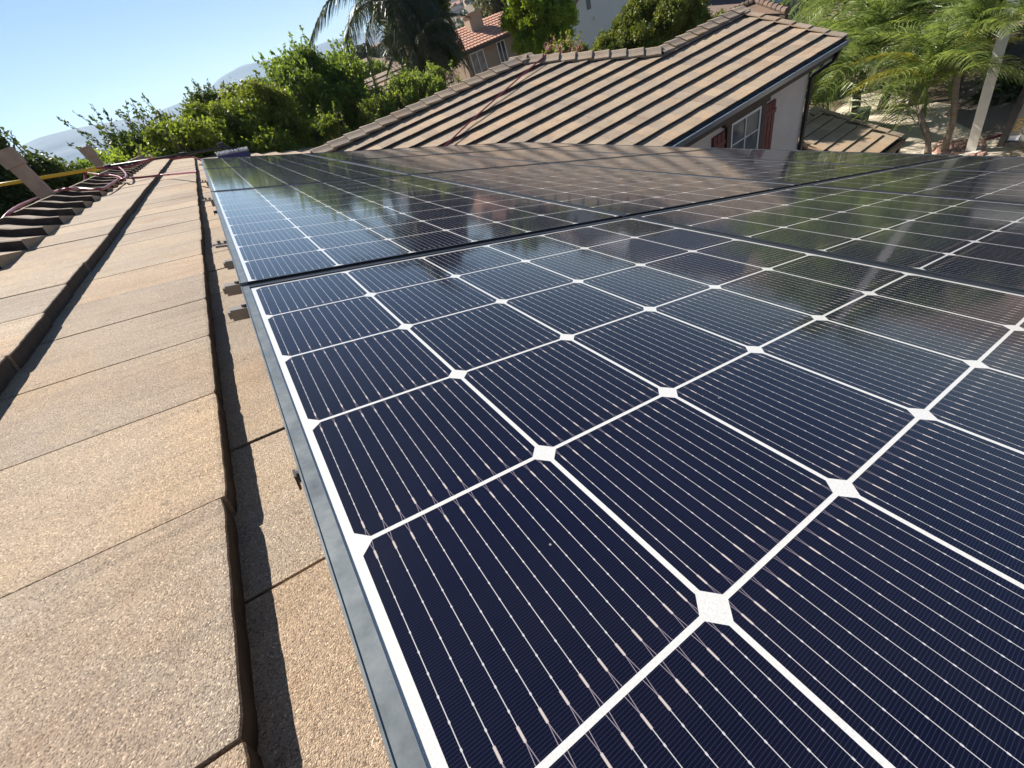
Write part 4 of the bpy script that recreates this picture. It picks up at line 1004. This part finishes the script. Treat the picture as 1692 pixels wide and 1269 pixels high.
# small brown barrel hip just behind the wing ridge end
c0 = pt(1200, 24, 19.0); c1 = pt(1250, 4, 19.0); c2 = pt(1300, 22, 17.5)
bh = empty('neighbour_house', (c1[0], c1[1], GZ)); tag(bh, 'brown barrel tile hip roof corner just beyond the wing rake top', 'house'); bloc = (c1[0], c1[1], GZ)
cc0, cc1, cc2 = Vector(c0), Vector(c1), Vector(c2); back_ = cc1 + Vector((1.5, 3.5, 0.1))
zl = min(cc0.z, cc2.z) - 0.1
mb = MB(); mb.add([cc0, cc1, cc2, back_, cc0+Vector((0, 3, 0))], [(0, 1, 4), (1, 2, 3), (1, 3, 4)]); rel_kid(mb.build('roof', MAT['brown_barrel']), bh, bloc)
mb = MB(); mb.add([cc0, cc2, cc1], [(0, 1, 2)]); rel_kid(mb.build('front_roof', MAT['brown_barrel']), bh, bloc)
for (s_, e_) in ((cc0, cc1), (cc1, cc2)):
    nb_ = 7
    for k_ in range(nb_):
        a_, b_ = s_.lerp(e_, k_/nb_), s_.lerp(e_, (k_+1.1)/nb_); mb = MB(); mb.tube([a_+Vector((0, 0, 0.04)), b_+Vector((0, 0, 0.06))], [0.075, 0.09], 8); o = mb.build('ridge_tile', MAT['brown_barrel']); rel_kid(o, bh, bloc)
mb = MB(); mb.bar(cc2+Vector((0, 0, -0.14)), cc1.lerp(cc2, 0.05)+Vector((0, 0, -0.14)), 0.10, 0.18); rel_kid(mb.build('fascia_board', MAT['fascia']), bh, bloc)
mb = MB(); mb.box(cc0.x+0.3, cc2.x-0.3, cc2.y+0.7, cc2.y+3, GZ, zl-0.12); rel_kid(mb.build('wall', MAT['wall_blue']), bh, bloc)
# tiled roof glimpsed behind the tall tree, and a pale house further off
def gable_house(center, w, dpt, wall_h, rise, wall_m, roof_m, label, rot=0.0, group=None, courses=0, windows=0):
    e = empty('distant_house', tuple(center), (0, 0, rot)); tag(e, label, 'house', group)
    mb = MB(); mb.prism([(-w/2, -dpt/2, 0), (-w/2, dpt/2, 0), (-w/2, dpt/2, wall_h), (-w/2, 0, wall_h+rise), (-w/2, -dpt/2, wall_h)], (w, 0, 0)); mb.build('wall', wall_m, e)
    mb = MB()
    for sg in (-1, 1):
        y0 = sg*(dpt/2+0.5); zb_ = wall_h-0.5*rise/(dpt/2)+0.03
        mb.prism([(-w/2-0.5, y0, zb_), (-w/2-0.5, 0, wall_h+rise+0.03), (-w/2-0.5, 0, wall_h+rise+0.23), (-w/2-0.5, y0, zb_+0.15)], (w+1.0, 0, 0))
    ro = mb.build('roof', roof_m, e)
    if courses:
        n = Vector((0, -rise, dpt/2)).normalized()
        for k_ in range(courses):
            f0, f1 = k_/courses, (k_+1)/courses
            a = Vector((0, -(dpt/2+0.5)*(1-f0), wall_h+0.23+(rise)*f0)); b = Vector((0, -(dpt/2+0.5)*(1-f1), wall_h+0.23+rise*f1))
            mb = MB(); mb.prism([(-w/2-0.5, a.y, a.z+0.0), (-w/2-0.5, a.y, a.z+0.09), (-w/2-0.5, b.y, b.z+0.03), (-w/2-0.5, b.y, b.z)], (w+1.0, 0, 0)); mb.build('tile_course', roof_m, ro)
    for k_ in range(windows):
        x = -w/2 + w*(k_+0.7)/(windows+0.4)
        mb = MB(); mb.box(x-0.45, x+0.45, -dpt/2-0.05, -dpt/2-0.002, wall_h*0.45, wall_h*0.8); mb.build('window', MAT['dark_pane'], e)
    return e
c = pt(612, 168, 31.0); gable_house((c[0]+1.5, c[1]+3.5, c[2]-3.4), 7.0, 8.0, 2.2, 1.9, MAT['wall_tan'], MAT['tile'], 'tan tiled roof glimpsed between the tallest tree and the light shrub', 0.0, None, 9)
c = pt(602, 118, 85.0); gable_house((c[0], c[1], c[2]-4.0), 8.5, 9, 3.2, 2.0, MAT['wall_white'], MAT['tile'], 'distant pale gabled house in front of the hill town', R(50), None, 0, 3)
c = pt(583, 128, 75.0); gable_house((c[0]-2, c[1], c[2]-3.6), 7, 8, 2.6, 1.6, MAT['wall_tan'], MAT['tile'], 'distant low tan house left of the pale gabled house', R(20), None, 0, 2)
# hill town
rh_ = random.Random(21)
wm = [MAT['wall_white'], MAT['wall_tan'], MAT['stucco']]
spots = []; ordn = ['first', 'second', 'third', 'fourth', 'fifth', 'sixth', 'seventh', 'eighth', 'ninth', 'tenth', 'eleventh', 'twelfth', 'thirteenth', 'fourteenth', 'fifteenth']
looks = ['white-walled', 'tan-walled', 'cream-walled']
azl = sorted([17.6, 18.1, 18.7, 19.2, 19.8, 20.4, 21.0, 17.9, 18.9, 19.5, 20.8]); azr = sorted([29.2, 29.9, 30.6, 31.2, 31.8, 32.5, 33.0, 33.6, 34.2, 34.8, 30.3, 31.5, 29.6, 33.3, 34.5])
for k_, az in enumerate(azl + azr):
    lf = k_ < len(azl)
    r = (230 + rh_.uniform(0, 380)) if lf else (330 + rh_.uniform(0, 330))
    z = ground_h(az, r); P = (CAMC[0]+r*math.sin(R(az)), CAMC[1]+r*math.cos(R(az)), z-1.2)
    ww = rh_.uniform(9, 18)
    gable_house(P, ww, 9, 4.2, 2.0, wm[k_ % 3], rh_.choice([MAT['tile'], MAT['terracotta'], MAT['shingle']]), 'tiny %s hillside house, %s from the left %s' % (looks[k_ % 3], ordn[k_ if lf else k_-len(azl)], 'beside the dark palms' if lf else 'above the red tiled roof'), rh_.uniform(-0.5, 0.5), 'small houses on the distant hillside', 0, 2)
# far trees as one wood
P = []
for k_ in range(1500):
    az = rng.uniform(-20, 60); r = 120 + rng.uniform(0, 1)**0.7*620
    c = np.array([CAMC[0]+r*math.sin(R(az)), CAMC[1]+r*math.cos(R(az)), ground_h(az, r)])
    hgt = rng.uniform(2.2, 5.2)*(1.5 if rng.uniform() < 0.12 else 1)
    wdt = hgt*rng.uniform(0.35, 0.7) if rng.uniform() > 0.15 else hgt*0.2
    n_ = 40; d_ = rng.normal(0, 1, (n_, 3)); d_ /= np.linalg.norm(d_, axis=1)[:, None]
    P.append(c + np.array([0, 0, hgt*0.55]) + d_*np.array([wdt, wdt, hgt*0.55])*rng.uniform(0.6, 1, (n_, 1)))
P = np.concatenate(P); me = np_quads('distant_trees', leaf_quads(P, 1.25, 1.3), LEAF['far'])
tag(link('distant_trees', me), 'mass of small dark trees spread over the distant hillside', 'trees', kind='stuff')

# ---------------------------------------------------------------- street corner at right
def flat_poly(name, pix, z, mat, label, cat, kind='structure', th=0.0):
    P = [at_z(px, py, z) for px, py in pix]
    mb = MB(); mb.add(P, [tuple(range(len(P)))]); o = mb.build(name, mat); tag(o, label, cat, kind=kind); return o
flat_poly('driveway', [(1290, 262), (1420, 150), (1692, 190), (1850, 215), (1850, 330), (1500, 300)], GZ+0.012, MAT['concrete'], 'pale concrete driveway beyond the right side of the roof', 'driveway')
flat_poly('road', [(1560, 190), (1600, 150), (1720, 30), (1900, 60), (1900, 215), (1720, 247), (1625, 226)], GZ+0.02, MAT['asphalt'], 'brown-grey street surface behind the cream pole', 'road')
flat_poly('sidewalk', [(1500, 130), (1560, 100), (1692, 20), (1760, -30), (1660, -60), (1480, 60)], GZ+0.03, MAT['concrete'], 'pale pavement on the far side of the street', 'pavement')
rb = []
r3 = random.Random(9)
for k_ in range(260):
    q = at_z(r3.uniform(1548, 1625), r3.uniform(234, 256), GZ+0.02); rr0 = r3.uniform(0.04, 0.10)
    rb.append((q, rr0))
mb = MB()
for q, rr0 in rb:
    a0 = r3.uniform(0, 6); pts_ = [(q[0]+rr0*math.cos(a0+i*1.05)*r3.uniform(.7, 1.2), q[1]+rr0*math.sin(a0+i*1.05)*r3.uniform(.7, 1.2), q[2]) for i in range(6)]
    tp = [(q[0]+(p[0]-q[0])*0.55, q[1]+(p[1]-q[1])*0.55, q[2]+rr0*r3.uniform(0.4, 0.8)) for p in pts_]
    mb.add(pts_+tp, [(i, (i+1) % 6, 6+(i+1) % 6, 6+i) for i in range(6)] + [(6, 7, 8, 9, 10, 11)])
tag(mb.build('rock_bed', MAT['rock']), 'pinkish rocks scattered on the ground left of the cream pole', 'rocks', kind='stuff')
pb_ = at_z(1603, 252, GZ)
pole2 = empty('street_pole', tuple(pb_)); ptop = pt(1668, 24, math.hypot(pb_[0]-CAMC[0], pb_[1]-CAMC[1])); pole2.rotation_euler = Vector(ptop - pb_).to_track_quat('Z', 'Y').to_euler(); tag(pole2, 'cream square pole standing by the street and rock bed', 'pole')
mb = MB(); mb.box(-0.1, 0.1, -0.1, 0.1, 0, 6.8); mb.build('shaft', MAT['white_pole'], pole2)
mb = MB(); mb.box(-0.2, 0.2, -0.2, 0.2, 0, 0.06); mb.build('base_plate', MAT['white_pole'], pole2).location = (0, 0, 0.0)
hp = [at_z(*q, GZ+0.05) for q in ((1540, 250), (1570, 243), (1605, 236), (1635, 228), (1660, 221), (1680, 214))]
mb = MB(); mb.tube(catmull(hp, 6), 0.022, 8); tag(mb.build('garden_hose', MAT['red_hose'], smooth=True), 'red hose lying on the ground from the rocks towards the grey trailer', 'hose')
# grey box trailer with lettering
q0 = at_z(1652, 236, GZ+0.45)
tr = empty('box_trailer', (q0[0], q0[1], GZ), (0, 0, 0)); tag(tr, 'grey box trailer with yellow lettering and black corner trim at the right edge', 'trailer')
mb = MB(); mb.box(0.055, 2.2, -4.5, -0.06, 0.45, 2.75); mb.build('body', MAT['trailer'], tr)
mb = MB(); mb.box(-0.02, 0.10, -0.085, 0.03, 0.36, 2.85); mb.box(-0.02, 0.05, -4.5, -0.101, 0.36, 0.47); mb.box(-0.02, 0.05, -4.5, -0.101, 2.72, 2.85); mb.build('corner_trim', MAT['black'], tr)
mb = MB(); mb.box(0.045, 0.058, -0.29, -0.115, 0.49, 0.60); mb.build('white_sign', MAT['white'], tr)
def text(body, y, z, size, mat, rot=(0, 0, 0)):
    cu = D.curves.new('lettering', 'FONT'); cu.body = body; cu.size = size; cu.extrude = 0.004; cu.align_x = 'LEFT'
    tmp = D.objects.new('tmp', cu); COL.objects.link(tmp); dg = bpy.context.evaluated_depsgraph_get()
    me = D.meshes.new_from_object(tmp.evaluated_get(dg)); D.objects.remove(tmp); me.name = 'lettering'; me.materials.clear(); me.materials.append(mat)
    o = link('lettering', me, None, tr); return o
# text reads upward along the side that faces the house (-X)
TM = Matrix(((0, 0, -1, 0), (0, 1, 0, 0), (1, 0, 0, 0), (0, 0, 0, 1)))
o = text('NVJ', 0, 0, 0.17, MAT['letter_yellow']); o.matrix_basis = Matrix.Translation((0.053, -0.235, 0.70)) @ TM
o = text('GA', 0, 0, 0.16, MAT['letter_dark']); o.matrix_basis = Matrix.Translation((0.053, -0.385, 0.62)) @ TM
for yy in (-1.5, -2.6):
    w_ = MB(); w_.tube([(0.0, yy, 0.36), (0.22, yy, 0.36)], 0.36, 20); o = w_.build('wheel', MAT['black'], tr)
mb = MB()
arc = [( -0.06, -1.5+0.5*math.cos(a), 0.40+0.46*math.sin(a)) for a in np.linspace(0, math.pi, 12)]
mb.prism(arc, (0.34, 0, 0)); mb.build('fender', MAT['black'], tr)
q = pt(1428, 166, 17.5); ub = empty('utility_box', (q[0], q[1], GZ)); tag(ub, 'dark slate utility cabinet half hidden by palm fronds', 'utility cabinet')
mb = MB(); mb.box(-0.2, 0.2, -0.15, 0.15, 0, 1.15); mb.build('cabinet', MAT['utility'], ub)
mb = MB(); mb.box(-0.17, 0.17, -0.165, -0.152, 0.2, 1.05); mb.build('door', MAT['utility'], ub)
# haze
mb = MB(); mb.box(-4700, 4700, -4700, 4700, -60, 300)
hm = D.materials.new('haze'); hm.use_nodes = True; ht = hm.node_tree; ht.nodes.clear()
ho = ht.nodes.new('ShaderNodeOutputMaterial'); pv = ht.nodes.new('ShaderNodeVolumePrincipled')
pv.inputs['Color'].default_value = (0.55, 0.76, 1.0, 1); pv.inputs['Density'].default_value = 0.00015; pv.inputs['Anisotropy'].default_value = 0.3
ht.links.new(pv.outputs[0], ho.inputs['Volume'])
hz_o = mb.build('haze', hm); tag(hz_o, 'thin blue haze over the valley', 'haze', kind='stuff')
print('objects', len(D.objects), 'tiles', len(tiles))
